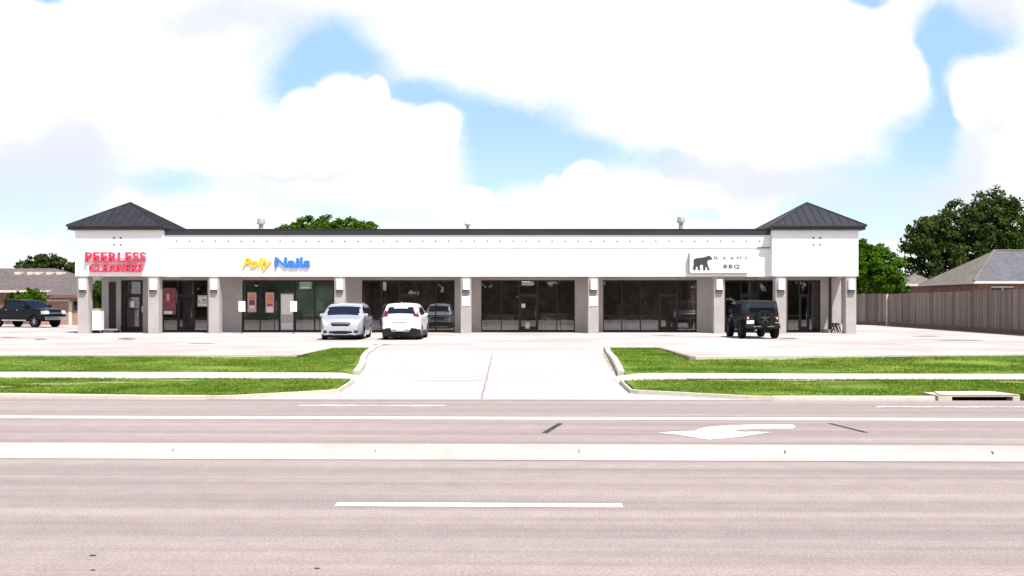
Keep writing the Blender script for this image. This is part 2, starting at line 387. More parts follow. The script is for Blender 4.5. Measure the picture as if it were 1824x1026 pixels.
# ------------------------------------------------------------------ ground, road, lot
SL = -.021                                   # the street runs slightly askew to the shop front
def rd(X, v): return v + SL * X
LOT = .5
g = MB()
ys = [-300, -40, 20, 23, 27, 31, 38, 44, 60, 100, 200, 500, 1500]; zs = [-.12] * 7 + [.42] * 6
g.sheet([[(x, y, z) for x in (-1500, -300, -60, -20, 0, 20, 60, 300, 1500)] for y, z in zip(ys, zs)])
struct(g.build('ground', M['grass']))
def strip(v0, v1, x0, x1, z, n=24):
    m = MB(); xs = [x0 + (x1 - x0) * k / n for k in range(n + 1)]
    return m.sheet([[(x, rd(x, v0), z) for x in xs], [(x, rd(x, v1), z) for x in xs]])
struct(strip(-21, 13.2, -90, 90, 0).build('near_road', M['road']))
m = MB()
xs = [-90 + 3 * k for k in range(61)]
def farkerb(x):
    pts = [(-90, 25.0), (-12, 21.98), (-8, 21.46), (-6.5, 21.42), (5.5, 21.30), (30, 20.95), (90, 20.0)]
    return float(np.interp(x, [p[0] for p in pts], [p[1] for p in pts]))
xs = sorted(set(xs + [-12, -8, -6.5, 5.5]))
m.sheet([[(x, rd(x, 13.3), 0) for x in xs], [(x, farkerb(x), 0) for x in xs]])
struct(m.build('far_road', M['road']))
# median: concrete strip with sloped faces and joints
m = MB()
mp = [(x, rd(x, 13.28), 0) for x in np.arange(-60, 60.1, 2.8)]
m.sweep(mp, [(-.22, .006), (-.02, .014), (.07, .085), (.11, .102), (.60, .106), (.66, .09), (.72, .012), (.98, .006)])
md = struct(m.build('median', M['median']))
m = MB()
for k, px in enumerate(list(range(-760, 2600, 365))):
    x = wx(px + 335 - 3, 13.3); y = rd(x, 13.28)
    m.box(x - .005, x + .005, y + .04, y + .12, .0, .103)
struct(m.build('median_joints', M['joint'], md))
# paint
def paint(name, v, x0, x1, w, mt):
    return struct(strip(v - w / 2, v + w / 2, x0, x1, .005, 12).build(name, mt))
paint('dashed_line', 10.14, -1.88, 1.17, .19, M['line'])
paint('dashed_line', 10.14, -14.1, -11.0, .19, M['line'])
paint('solid_line', 17.9, -60, 60, .36, M['line'])
for x0 in (-16.7, -4.5, 7.6, 19.8): paint('worn_dashed_line', 20.1, x0, x0 + 3.1, .24, M['line_worn'])
# left turn arrow
def gp(px, py, z=0.0):
    Y = gy(py, z); return (wx(px, Y), Y)
ar = [gp(1172, 771.5), gp(1215, 768.5), gp(1240, 768), gp(1243, 764.5), gp(1262, 761), gp(1300, 757.8), gp(1350, 757), gp(1412, 757), gp(1417, 760), gp(1412, 764), gp(1355, 764.6), gp(1318, 766), gp(1306, 768.5), gp(1330, 769), gp(1372, 770.5), gp(1330, 777), gp(1296, 781), gp(1262, 783.5), gp(1235, 779), gp(1208, 775)]
m = MB(); m.add([(x, y, .006) for x, y in ar], [tuple(range(len(ar) - 1, -1, -1))]); struct(m.build('turn_arrow', linepaint('arrow_paint', .47)))
for a, b, w in (((970, 771), (998, 755), 4.5), ((1478, 754), (1543, 771), 5)):
    m = MB(); q = [gp(a[0] - w, a[1]), gp(a[0] + w, a[1] + 1), gp(b[0] + w, b[1]), gp(b[0] - w, b[1] - .5)]
    m.add([(x, y, .007) for x, y in q], [(0, 1, 2, 3)]); struct(m.build('tar_patch', M['tar']))
m = MB()
for px, py, r in ((165, 990, .018), (165, 1016, .012), (565, 1013, .013)):
    x, y = gp(px, py); m.prism_z([(x + r * 1.6 * math.cos(a), y + r * math.sin(a)) for a in np.linspace(0, 6.28, 9)[:-1]], .0, .006)
struct(m.build('road_stains', M['tar']))

# lawns
def drive_z(Y): return .5 * min(max((Y - 21.4) / 14.6, 0), 1) ** 1.15
def lawn_z(Y):
    return float(np.interp(Y, [21.3, 24.8, 26.4, 30.6, 36, 38], [.085, .20, .245, .42, .475, .5]))
LK = [(-4.12, 24.9), (-4.25, 26.4), (-4.45, 28.8), (-4.82, 31.5), (-5.02, 33.5), (-5.08, 36.0), (-5.12, 37.6)]      # left kerb of the driveway
RK = [(2.85, 24.9), (2.95, 26.4), (3.10, 28.8), (3.24, 31.5), (3.34, 34.0), (3.50, 36.0), (3.75, 37.2)]
def kx(K, Y): return float(np.interp(Y, [p[1] for p in K], [p[0] for p in K]))
def lawn(name, xs, near, far, ny=8):
    m = MB(); rows = []
    for k in range(ny + 1):
        r = []
        for x in xs:
            y = near(x) + (far(x) - near(x)) * k / ny
            r.append((x, y, lawn_z(y) + .02 * math.sin(x * 1.3) * math.sin(y * 2.1)))
        rows.append(r)
    m.sheet(rows)
    for a, b in zip(rows[0][:-1], rows[0][1:]): m.add([a, b, (b[0], b[1], b[2] - .22), (a[0], a[1], a[2] - .22)], [(0, 3, 2, 1)])
    e = [r[-1] for r in rows]; e2 = [r[0] for r in rows]
    for L in (e, e2):
        for a, b in zip(L[:-1], L[1:]): m.add([a, b, (b[0], b[1], b[2] - .25), (a[0], a[1], a[2] - .25)], [(0, 1, 2, 3)])
    return struct(m.build(name, M['grass'], smooth=False))
lx = list(np.linspace(-60, -14, 12)) + list(np.linspace(-13, -4.2, 26))
def vnearL(x): return farkerb(x) + .17 if x < -6.9 else float(np.interp(x, [-6.9, -6.3, -4.2], [farkerb(-6.9) + .17, 21.62, 22.6]))
def vfarL(x): return rd(x, 24.75)
rx = list(np.linspace(2.9, 6, 14)) + list(np.linspace(6.4, 14, 16)) + list(np.linspace(16, 60, 12))
def vnearR(x):
    if x > 9.3 and x < 11.75: return farkerb(x) + .75
    return farkerb(x) + .17 if x > 5.8 else float(np.interp(x, [2.9, 5.3, 5.8], [22.6, 21.5, farkerb(5.8) + .17]))
def vfarR(x): return rd(x, 24.75)
def swf(x): return rd(x, 26.3)
def lotL(x): return 31.0 - .012 * (x + 6.7) if x < -6.85 else 36.4
def lotR(x): return 36.4 if x < 5.55 else float(np.interp(x, [5.6, 17, 60], [29.9, 31.5, 33]))
lawn('verge', lx, vnearL, vfarL); lawn('verge', rx, vnearR, vfarR)
ux = list(np.linspace(-60, -14, 12)) + list(np.linspace(-13, -6.86, 14)); lawn('lawn', ux, swf, lotL, 10)
def polylawn(side):
    # end cap beside the driveway
    m = MB(); rows = []
    for Y in np.linspace(26.4, 36.5, 16):
        if side < 0: a, b = -6.86, kx(LK, Y) - .16
        else: a, b = kx(RK, Y) + .16, 5.56
        rows.append([(a + (b - a) * k / 6, Y if k not in (0, 6) else Y, lawn_z(Y)) for k in range(7)])
    rows[0] = [(p[0], swf(p[0]), p[2]) for p in rows[0]]
    m.sheet(rows)
    for E in (rows[0], [r[0] for r in rows], [r[-1] for r in rows]):
        for a, b in zip(E[:-1], E[1:]): m.add([a, b, (b[0], b[1], b[2] - .3), (a[0], a[1], a[2] - .3)], [(0, 3, 2, 1)])
    return struct(m.build('lawn', M['grass']))
polylawn(-1); polylawn(1)
ux2 = list(np.linspace(5.56, 14, 16)) + list(np.linspace(16, 60, 12)); lawn('lawn', ux2, swf, lambda x: lotR(max(x, 5.6)), 10)
# sidewalk
def walk(xs, zend):
    m = MB(); rows = [[], [], [], []]
    for x in xs:
        e = zend(x)
        for r, (v, dz) in enumerate(((24.74, -.15), (24.74, .012), (26.32, .015), (26.32, -.15))):
            y = rd(x, v); rows[r].append((x, y, (lawn_z(y) + dz) * (1 - e) + (drive_z(y) + .012 + min(dz, 0)) * e))
    m.sheet(rows); return struct(m.build('sidewalk', M['walk']))
walk(list(np.linspace(-60, -6, 30)) + [-5.4, -5, -4.7, -4.4, -4.03], lambda x: min(max((x + 4.75) / .7, 0), 1))
walk([2.74, 3.1, 3.4, 3.8, 4.4] + list(np.linspace(5, 60, 30)), lambda x: min(max((3.45 - x) / .7, 0), 1))
# driveway
m = MB(); rows = []
for Y in list(np.linspace(21.30, 22.6, 5)) + list(np.linspace(23, 38, 18)):
    if Y < 22.6: a = np.interp(Y, [21.3, 22.6], [-6.9, -4.15]); b = np.interp(Y, [21.3, 22.6], [5.8, 2.9])
    else: a, b = kx(LK, Y) , kx(RK, Y)
    rows.append([(a + (b - a) * k / 10, Y - (.02 * (a + (b - a) * k / 10) if Y < 21.4 else 0) * 0, drive_z(Y) + .004) for k in range(11)])
rows[0] = [(p[0], farkerb(p[0]), .006) for p in rows[0]]
m.sheet(rows); struct(m.build('driveway', M['drive']))
m = MB()
path = [(-.69 + .012 * math.sin(y * 3), y, drive_z(y) + .009) for y in np.linspace(21.5, 33, 24)]
m.sweep(path, [(-.022, 0), (.022, 0)])
path = [(x, 25.3 + .01 * x, drive_z(25.3) + .010) for x in np.linspace(-2.6, -.75, 8)]; m.sweep(path, [(-.02, 0), (.02, 0)])
path = [(x, 35.6, drive_z(35.6) + .010) for x in np.linspace(-5, 3.2, 10)]; m.sweep(path, [(-.03, 0), (.03, 0)])
struct(m.build('driveway_joints', M['joint']))
# driveway kerbs
def kerb(path, prof=None, name='kerb', mt='kerb'):
    m = MB(); pr_ = prof or [(-.10, -.3), (-.095, -.02), (-.075, .0), (.075, 0), (.095, -.02), (.10, -.3)]; m.sweep(path, pr_); k_ = len(pr_); L_ = len(m.v)
    m.f += [tuple(range(k_)), tuple(range(L_ - 1, L_ - k_ - 1, -1))]; m.m += [0, 0]; return struct(m.build(name, M[mt]))
def dense(K, n=24):
    ys = np.linspace(K[0][1], K[-1][1], n); return [(kx(K, y), y) for y in ys]
kerb([(x - .08, y, max(lawn_z(y) + .05, drive_z(y) + .11) if y < 36 else .57) for x, y in dense(LK) if y > 26.2])
kerb([(x + .08, y, max(lawn_z(y) + .05, drive_z(y) + .11) if y < 36 else .57) for x, y in dense(RK) if y > 26.2])
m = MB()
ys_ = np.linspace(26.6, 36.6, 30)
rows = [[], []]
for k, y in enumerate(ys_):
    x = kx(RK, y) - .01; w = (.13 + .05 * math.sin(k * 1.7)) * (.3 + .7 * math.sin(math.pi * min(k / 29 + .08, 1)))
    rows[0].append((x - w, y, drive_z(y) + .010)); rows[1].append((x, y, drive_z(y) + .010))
m.sheet(rows); struct(m.build('gutter_strip', M['soil_shade']))  # dark brown strip along the foot of the right driveway kerb
# street kerbs
xs = list(np.linspace(-60, -14, 20)) + list(np.linspace(-13, -6.9, 14))
kp = [(-.01, -.095), (0, -.02), (.03, .0), (.15, .0), (.17, -.02), (.175, -.2)]
kerb([(x, farkerb(x), .092) for x in xs], kp)
kerb([(-6.9, farkerb(-6.9), .092), (-6.3, 21.5, .096), (-4.3, 22.45, .128), (-4.10, 22.62, .133), (-4.09, 23.6, .165), (-4.09, 24.7, .205)], [(-.01, -.22), (0, -.01), (.05, 0), (.07, -.2)])
kerb([(2.79, 24.7, .205), (2.79, 23.6, .165), (2.80, 22.62, .133), (2.98, 22.45, .128), (5.3, 21.4, .096), (5.85, farkerb(5.85), .092)], [(-.01, -.22), (0, -.01), (.05, 0), (.07, -.2)])
kerb([(x, farkerb(x), .092) for x in np.linspace(5.85, 9.42, 8)], kp)
kerb([(x, farkerb(x), .092) for x in np.linspace(11.68, 60, 20)], kp)
# parking lot
m = MB()
far = 90
xs = list(np.linspace(-70, -6.88, 24)); m.sheet([[(x, lotL(x) + .02, LOT) for x in xs], [(x, 36.9, LOT) for x in xs]])
m.sheet([[(x, 36.9, LOT) for x in np.linspace(-70, -6.88, 24)], [(x, 38, LOT) for x in np.linspace(-70, -6.88, 24)]])
m.sheet([[(x, 36.4, LOT) for x in (-6.88, -6.2, -5.08)], [(x, 38, LOT) for x in (-6.88, -6.2, -5.08)]])
m.sheet([[(x, 36.4, LOT) for x in (3.55, 4.1, 5.58)], [(x, 38, LOT) for x in (3.55, 4.1, 5.58)]])
xs = list(np.linspace(5.58, 40, 24)); m.sheet([[(x, lotR(max(x, 5.6)) + .02, LOT) for x in xs], [(x, 38, LOT) for x in xs]])
m.sheet([[(x, y, LOT) for x in np.linspace(-70, 40, 12)] for y in (38, 56, far)])
struct(m.build('parking_lot', M['lot']))
ek = [(-.02, -.30), (-.01, -.01), (.0, .0), (.14, .0), (.15, -.02), (.155, -.08)]
kerb([(x, lotL(x) - .02, LOT + .018) for x in np.linspace(-60, -7.0, 30)], ek)
kerb([(-7.0, 30.99, LOT + .018), (-6.95, 33, LOT + .018), (-6.8, 36.3, LOT + .018), (-6.2, 36.5, LOT + .018), (-5.2, 36.5, LOT + .018)], ek)
kerb([(3.6, 36.5, LOT + .018), (5.4, 36.5, LOT + .018), (5.55, 36.2, LOT + .018)], ek)
kerb([(5.55, 36.15, LOT + .018), (5.56, 33, LOT + .018), (5.56, 29.9, LOT + .018), (5.75, 29.86, LOT + .018)], ek, mt='soil_shade')  # kerb face turned from the sun, its shade put into a darker colour
kerb([(x, lotR(max(x, 5.6)) - .02, LOT + .018) for x in np.linspace(5.75, 60, 30)], ek)
m = MB()
for px, py, w, h in ((15, 601, 40, 1.2), (72, 604.5, 24, 1.6), (225, 603.5, 34, 2), (1405, 603, 38, 1.6), (1180, 597, 40, .8), (1650, 599, 60, .8), (1710, 606, 90, 1.0), (360, 612, 60, .8), (680, 614, 34, 1.2)):
    pts = [gp(px + w / 2 * math.cos(a) * random.uniform(.8, 1.1), py + h * math.sin(a) * random.uniform(.6, 1), LOT) for a in np.linspace(0, 6.28, 15)[:-1]]
    m.add([(x, y, LOT + .004) for x, y in pts], [tuple(range(13, -1, -1))])
struct(m.build('lot_patches', mat('dark_patch', (.19, .15, .14), .8, var=.4, scale=2)))  # flat dark patches lying on the lot

# kerb inlet
ix0, ix1 = wx(1672, 21.2), wx(1818, 21.2); iy = farkerb(10.4) - .01
si = thing('storm_drain', 'pale concrete kerb inlet with a long dark slot at the road edge', 'storm drain', ((ix0 + ix1) / 2, iy + .4, 0))
off = si.location
sx0, sx1 = wx(1697, 21.2), wx(1805, 21.2)
m = MB(); m.box(ix0, sx0, iy, iy + .8, -.1, .118); m.box(sx1, ix1, iy, iy + .8, -.1, .118)
m.box(sx0, sx1, iy + .5, iy + .8, -.1, .118); m.build('inlet_box', M['kerb'], si, off, bevel=.012)
m = MB(); m.prism_z([(ix0 + .02, iy - .01), (ix1 - .02, iy - .01), (ix1 - .25, iy + .78), (ix0 + .25, iy + .78)], .121, .142); m.box(sx0 - .02, sx1 + .02, iy, iy + .06, .082, .1205)
m.build('inlet_lid', M['kerb'], si, off, bevel=.01)
m = MB(); m.box(sx0, sx1, iy + .3, iy + .49, -.1, .115); m.build('slot', M['black'], si, off)

# bare and dry patches in the turf
for cx_, cy_, ra, rb in ((-11.4, 23.6, 1.1, .32), (-10.0, 23.9, .8, .22), (-12.6, 23.0, .7, .25), (5.6, 24.3, 1.0, .12), (7.2, 24.35, .8, .1), (-8.6, 24.4, .9, .10), (-9.0, 26.7, 1.2, .1), (12.6, 24.0, .6, .15)):
    m = MB(); n_ = 22
    pts = [(cx_ + ra * math.cos(a) * random.uniform(.55, 1.1), cy_ + rb * math.sin(a) * random.uniform(.55, 1.1)) for a in np.linspace(0, 6.28, n_ + 1)[:-1]]
    m.add([(cx_, cy_, lawn_z(cy_) + .022)] + [(x, y, lawn_z(y) + .016) for x, y in pts], [(0, k + 1, (k + 1) % n_ + 1) for k in range(n_)])
    struct(m.build('dry_turf', M['straw']))
# grass blades
def blades():
    P = []
    def scatter(n, x0, x1, near, far):
        x = rng.uniform(x0, x1, n); tt = rng.uniform(0, 1, n)
        y = np.array([near(a) + (far(a) - near(a)) * b for a, b in zip(x, tt)])
        P.append(np.stack([x, y], 1))
    scatter(13000, -14.5, -4.25, vnearL, vfarL); scatter(11000, 3.0, 15, vnearR, vfarR)
    scatter(15000, -19, -6.9, swf, lotL); scatter(4500, -6.9, -4.8, swf, lambda x: 36.3)
    scatter(4500, 3.4, 5.5, swf, lambda x: 36.3); scatter(14000, 5.6, 20, swf, lotR)
    for nx, fy in ((vnearL, 1), (swf, 1)):
        x = rng.uniform(-14.5, -4.6, 1500); P.append(np.stack([x, [nx(a) + rng.uniform(0, .12) for a in x]], 1))
    x = rng.uniform(-19, -7, 1800); P.append(np.stack([x, [lotL(a) - rng.uniform(0, .2) for a in x]], 1))
    x = rng.uniform(5.7, 20, 1800); P.append(np.stack([x, [lotR(a) - rng.uniform(0, .2) for a in x]], 1))
    x = rng.uniform(4.5, 15, 1500); P.append(np.stack([x, [vfarR(a) - rng.uniform(0, .1) for a in x]], 1))
    P = np.concatenate(P)
    keep = [not (p[0] > -6.9 and p[0] < 5.6 and (p[0] > kx(LK, p[1]) - .2 and p[0] < kx(RK, p[1]) + .2)) for p in P]
    P = P[np.array(keep)]
    # thin, patchy growth in places
    dry = np.sin(P[:, 0] * 1.1 + 2) + np.sin(P[:, 0] * .43 + P[:, 1] * 1.9) + rng.normal(0, .5, len(P))
    P = P[dry > -1.1]
    n = len(P); z = np.array([lawn_z(y) for y in P[:, 1]])
    K = 3; base = np.repeat(np.c_[P, z], K, 0); base[:, :2] += rng.normal(0, .03, (n * K, 2))
    a = rng.uniform(0, 6.28, n * K); w = rng.uniform(.006, .014, n * K); h = rng.uniform(.015, .055, n * K)
    tip = base + np.c_[rng.normal(0, .022, n * K), rng.normal(0, .022, n * K), h]
    d = np.c_[np.cos(a) * w, np.sin(a) * w, np.zeros(n * K)]
    vs = np.stack([base - d, base + d, tip], 1).reshape(-1, 3)
    fs = np.arange(n * K * 3).reshape(-1, 3)
    me = bpy.data.meshes.new('grass'); me.from_pydata(vs.tolist(), [], fs.tolist()); me.materials.append(M['blade'])
    o = bpy.data.objects.new('grass', me); COL.objects.link(o)
    o['kind'] = 'stuff'; o['label'] = 'short bright green grass growing on the lawns and verges'; o['category'] = 'grass'
blades()

# ------------------------------------------------------------------ shopping plaza
TY, MY, PY, SY = 54.1, 54.6, 54.66, 57.2           # tower front, main fascia front, pillar front, storefront plane
bl = thing('shopping_plaza', 'long single storey white shopping plaza with grey pillars and two dark hipped corner towers', 'building', (-2.56, 60, LOT))
BO = bl.location
XL, XR = wx(134, TY), wx(1529, TY)
TLX, TRX = wx(289, TY), wx(1376, TY)
ZB = wz(492, TY)
# walls behind
ws = lambda px: wx(px, SY)
m = MB()
bays = [(216, 255), (289, 370), (432, 596), (645, 810), (857, 1024), (1074, 1241), (1291, 1380), (1402, 1461)]
HEAD = wz(499, SY) + .0
edges = [182] + [e for b in bays for e in b] + [1495]
for a, b in zip(edges[0::2], edges[1::2]):
    if b - a > 1:
        if a == 1461: b = 1476
        m.box(ws(a), ws(b), SY - .06, SY + .3, LOT, 3.80)
for a, b in bays: m.box(ws(a), ws(b), SY, SY + .3, HEAD, 3.80)
x0, x1 = ws(182), ws(1495)
m.box(x0, x0 + .25, SY + .3, 72, LOT, 6.1); m.box(x1 - .25, x1, SY + .3, 72, LOT, 6.1); m.box(x0, x1, 72, 72.3, LOT, 6.1)
m.build('wall', M['grey_stucco'], bl, BO)
m = MB(); m.box(ws(1479), ws(1495), SY - .35, SY - .07, LOT, 3.78); m.build('end_column', M['grey_stucco'], bl, BO)
m = MB(); m.box(ws(195), ws(207), SY - .10, SY - .061, LOT + .15, 3.5); m.build('side_panel', M['frame'], bl, BO)
# soffit
m = MB(); m.box(XL + .3, XR - .3, MY + .3, 72, 3.80, 3.92); m.box(XL + .3, TLX - .1, TY + .3, MY + .3, 3.80, 3.92); m.box(TRX + .1, XR - .3, TY + .3, MY + .3, 3.80, 3.92)
m.build('soffit', M['soffit'], bl, BO)
# fascia of the main front: smooth lower band, frieze with tile dots
m = MB(); m.box(TLX - .05, TRX + .05, MY, MY + .3, ZB, 6.12, 0)
fz = wz(442, MY); m.box(TLX + .02, TRX - .02, MY - .035, MY, fz, 6.12, 0)
for k in range(46):
    x = wx(315 + k * 23.05, MY); z = wz(430, MY); r = .075
    m.add([(x - r, MY - .039, z), (x, MY - .039, z - r), (x + r, MY - .039, z), (x, MY - .039, z + r)], [(0, 1, 2, 3)], 1)
m.box(wx(1348, MY), wx(1373, MY), MY - .06, MY - .036, wz(442.5, MY), wz(440, MY), 1)
m.build('fascia', [M['white_stucco'], M['dot']], bl, BO)
m = MB(); m.box(TLX - .1, TRX + .1, MY - .10, MY + .45, 6.125, 6.42); m.box(TLX - .1, TRX + .1, MY - .13, MY + .45, 6.425, 6.47); m.build('parapet_cap', M['cap_metal'], bl, BO)
m = MB(); m.box(XL + .5, XR - .5, MY + .46, 72, 6.0, 6.12); rf = m.build('roof', M['vent_metal'], bl, BO)
for px, w, ya, yb, yy in ((465, 14, 390, 407, 61), (833, 11, 392, 407, 61), (1213, 14, 387, 407, 60)):
    m = MB(); x = wx(px, yy); hw = w / 2 / F * yy; z0, z1 = 6.121, wz(ya, yy)
    m.bar((x, yy, z0), (x, yy, z1 - .32), hw * .55, n=12, m=1); m.bar((x, yy, z1 - .34), (x, yy, z1 - .24), hw * 1.02, hw * 1.02, 12, 1); m.bar((x, yy, z1 - .24), (x, yy, z1), hw, hw * .9, 12, 0)
    m.build('roof_vent', [M['vent_metal'] if px != 833 else M['white_panel'], M['grey_panel']], rf, BO, smooth=True, angle=40)
# towers
def tower(xa, xb, side):
    m = MB(); yb = TY + 3.9; c = (xa + xb) / 2; ze = 6.36
    m.box(xa, xb, TY, TY + .3, ZB, ze); m.box(xa, xa + .3, TY + .3, yb, ZB, ze); m.box(xb - .3, xb, TY + .3, yb, ZB, ze); m.box(xa + .3, xb - .3, yb - .3, yb, 3.95, ze)
    px0 = 209 if side < 0 else 1455
    for dx in (-6, 6):
        for py in (424, 436):
            x, z, r = wx(px0 + dx, TY), wz(py, TY), .085
            m.add([(x - r, TY - .005, z), (x, TY - .005, z - r), (x + r, TY - .005, z), (x, TY - .005, z + r)], [(0, 1, 2, 3)], 1)
    m.build('tower_wall', [M['white_stucco'], M['dot']], bl, BO)
    o = .30; ex0, ex1, ey0, ey1 = xa - o - .08, xb + o - .08 * (side < 0) + .08 * (side > 0), TY - o, yb + o
    if side > 0: ex0 = xa - .15
    else: ex1 = xb + .15
    zt = 6.60; zp = 8.12; pk = ((ex0 + ex1) / 2, (ey0 + ey1) / 2, zp)
    m = MB()
    m.box(ex0 + .06, ex1 - .06, ey0 + .06, ey1 - .06, 6.37, zt - .012)
    cs = [(ex0, ey0, zt), (ex1, ey0, zt), (ex1, ey1, zt), (ex0, ey1, zt)]
    cb = [(x, y, zt - .06) for x, y, z in cs]
    m.add(cs + [pk], [(0, 1, 4), (1, 2, 4), (2, 3, 4), (3, 0, 4)])
    m.add(cs + cb, [(0, 4, 5, 1), (1, 5, 6, 2), (2, 6, 7, 3), (3, 7, 4, 0), (4, 7, 6, 5)])
    # standing seams and hip caps
    for i in range(4): m.bar(Vector(cs[i]) + Vector((0, 0, .01)), Vector(pk) + Vector((0, 0, .01)), .05, .05, 6)
    for f in range(4):
        a, b = Vector(cs[f]), Vector(cs[(f + 1) % 4]); L = (b - a).length; n = int(L / .42)
        mid = (a + b) / 2; up = Vector(pk) - mid
        for k in range(1, n):
            q = k / n; s = a + (b - a) * q; tmax = 1 - abs(q - .5) * 2
            e = s + up * tmax; nrm = up.cross(b - a).normalized(); nrm = nrm if nrm.z > 0 else -nrm
            m.bar(s + nrm * .012, e + nrm * .012, .022, .022, 5)
    m.build('tower_roof', M['dark_metal'], bl, BO)
tower(XL, TLX, -1); tower(TRX, XR, 1)
# pillars with lamps
pcs = [147.5, 273, 381, 605, 830, 1057, 1281, 1391, 1516]
for i, c in enumerate(pcs):
    py = TY + .06 if i in (0, 1, 7, 8) else PY
    x = wx(c, py); w = .30
    m = MB(); m.box(x - w, x + w, py, py + .6, LOT, 3.80); p = m.build('pillar', M['grey_stucco'], bl, BO, bevel=.012)
    m = MB(); z0, z1 = wz(516, py), wz(497, py)
    m.prism_z([(x - .19, py - .004), (x - .19, py - .10), (x - .13, py - .17), (x + .13, py - .17), (x + .19, py - .10), (x + .19, py - .004)], z0, z1, 0)
    m.prism_z([(x - .20, py - .004), (x - .17, py - .12), (x + .17, py - .12), (x + .20, py - .004)], z0 - .20, z0 - .005, 1)
    m.build('wall_lamp', [M['white_panel'], M['lamp_base']], p, BO)
    if i in (4, 5):
        m = MB(); m.box(x - .23, x + .23, py - .03, py - .003, wz(545, py), wz(527, py)); m.build('plaque', M['white_panel'], p, BO)
# shop fronts
mull = {0: [222, 251], 1: [316, 345], 2: [463, 497, 526, 560], 3: [679, 711, 742, 776], 4: [893, 925, 958, 992], 5: [1108, 1141, 1174, 1207], 6: [1320, 1350], 7: [1424, 1441]}
door = {0: 1, 2: 2, 3: 2, 4: 2, 5: 3, 1: 1, 6: 1, 7: 1}
DH = LOT + 2.2; KN = LOT + .8
for bi, (a, b) in enumerate(bays):
    fr = MB(); xa, xb = ws(a), ws(b); e = .03
    y0, y1 = SY + .02, SY + .13
    cols = [xa] + [ws(q) for q in mull[bi]] + [xb]
    fr.box(xa, xb, y0, y1, HEAD - .09, HEAD - .002); fr.box(xa, xb, y0, y1, LOT + .002, LOT + .12)
    for q in cols:
        q0 = min(max(q - e, xa), xb - 2 * e); fr.box(q0, q0 + 2 * e, y0 - .004, y1 + .004, LOT + .003, HEAD - .001)
    knee = bi in (1, 2)
    for k in range(len(cols) - 1):
        if k == door[bi]: fr.box(cols[k] + e, cols[k + 1] - e, y0 + .002, y1 - .002, DH, DH + .09)
        else:
            zk = KN if knee else LOT + .95
            fr.box(cols[k] + e, cols[k + 1] - e, y0 + .002, y1 - .002, zk, zk + .06)
    so = fr.build('storefront', M['frame'], bl, BO)
    for k in range(len(cols) - 1):
        c0, c1 = cols[k] + e + .001, cols[k + 1] - e - .001
        gl = MB(); yy = y0 + .05 + .004 * ((k * 7 + bi * 3) % 3)
        if k == door[bi]:
            gl.box(c0, c1, yy, yy + .012, DH + .091, HEAD - .091); gl.build('pane', M['shop_glass'], so, BO)
            d = MB(); d.box(c0 + .01, c0 + .09, yy - .02, yy + .03, LOT + .125, DH - .01, 0); d.box(c1 - .09, c1 - .01, yy - .02, yy + .03, LOT + .125, DH - .01, 0)
            d.box(c0 + .09, c1 - .09, yy - .02, yy + .03, DH - .11, DH - .01, 0); d.box(c0 + .09, c1 - .09, yy - .02, yy + .03, LOT + .125, LOT + .33, 0)
            if c1 - c0 > .5: d.bar((c1 - .12, yy - .07, LOT + .9), (c1 - .12, yy - .07, LOT + 1.3), .015, m=2)
            d.box(c0 + .09, c1 - .09, yy, yy + .012, LOT + .33, DH - .11, 1)
            d.build('door', [M['frame'], M['shop_glass'], M['chrome']], so, BO)
        else:
            zk = KN if knee else LOT + .95
            gl.box(c0, c1, yy, yy + .012, zk + .061, HEAD - .091); gl.box(c0, c1, yy, yy + .012, LOT + .121, zk - .001)
            gl.build('pane', M['shop_glass'], so, BO)
# interiors of the units
m = MB(); fl = MB()
for bi, (a, b) in enumerate(bays):
    xa, xb = ws(a) - .4, ws(b) + .4; dep = (4, 5, 4.2, 7, 8, 7, 6, 5)[bi]; mi = 2 if bi == 2 else (0 if bi in (1, 2) else 1)
    y0, y1 = SY + .32, SY + dep
    m.box(xa, xb, y1, y1 + .1, LOT, 3.79, mi); m.box(xa - .08, xa, y0, y1, LOT, 3.79, mi); m.box(xb, xb + .08, y0, y1, LOT, 3.79, mi)
    fl.box(xa, xb, SY + .301, y1, LOT - .1, LOT + .02, 0)
m.build('interior_walls', [M['interior_wall'], M['interior_dark'], M['interior_green']], bl, BO)
fl.build('shop_floor', M['interior_floor'], bl, BO)
def counter(px0, px1, yy, h, mt, label, shelf=True):
    x0, x1 = wx(px0, yy), wx(px1, yy)
    t_ = thing('counter', label, 'counter', ((x0 + x1) / 2, yy + .3, LOT + .02)); o = t_.location
    a = MB(); a.box(x0, x1, yy, yy + .55, LOT + .02, LOT + h); a.build('cabinet', M[mt], t_, o)
    a = MB(); a.box(x0 - .04, x1 + .04, yy - .04, yy + .6, LOT + h + .002, LOT + h + .05); a.build('counter_top', M['white_panel'], t_, o)
counter(870, 915, 60, .95, 'interior_wall', 'low pale counter behind the window just left of the centre doors')
counter(965, 1010, 61, 1.0, 'interior_wall', 'low pale counter behind the window just right of the centre doors')
counter(1082, 1165, 60.5, .9, 'grey_panel', 'long grey counter inside the shop left of the sign with the bear')
counter(1403, 1420, 60, .9, 'grey_panel', 'short grey counter inside the right corner tower shop')
counter(540, 585, 59.5, 1.0, 'poster_white', 'white reception counter inside the nail salon')

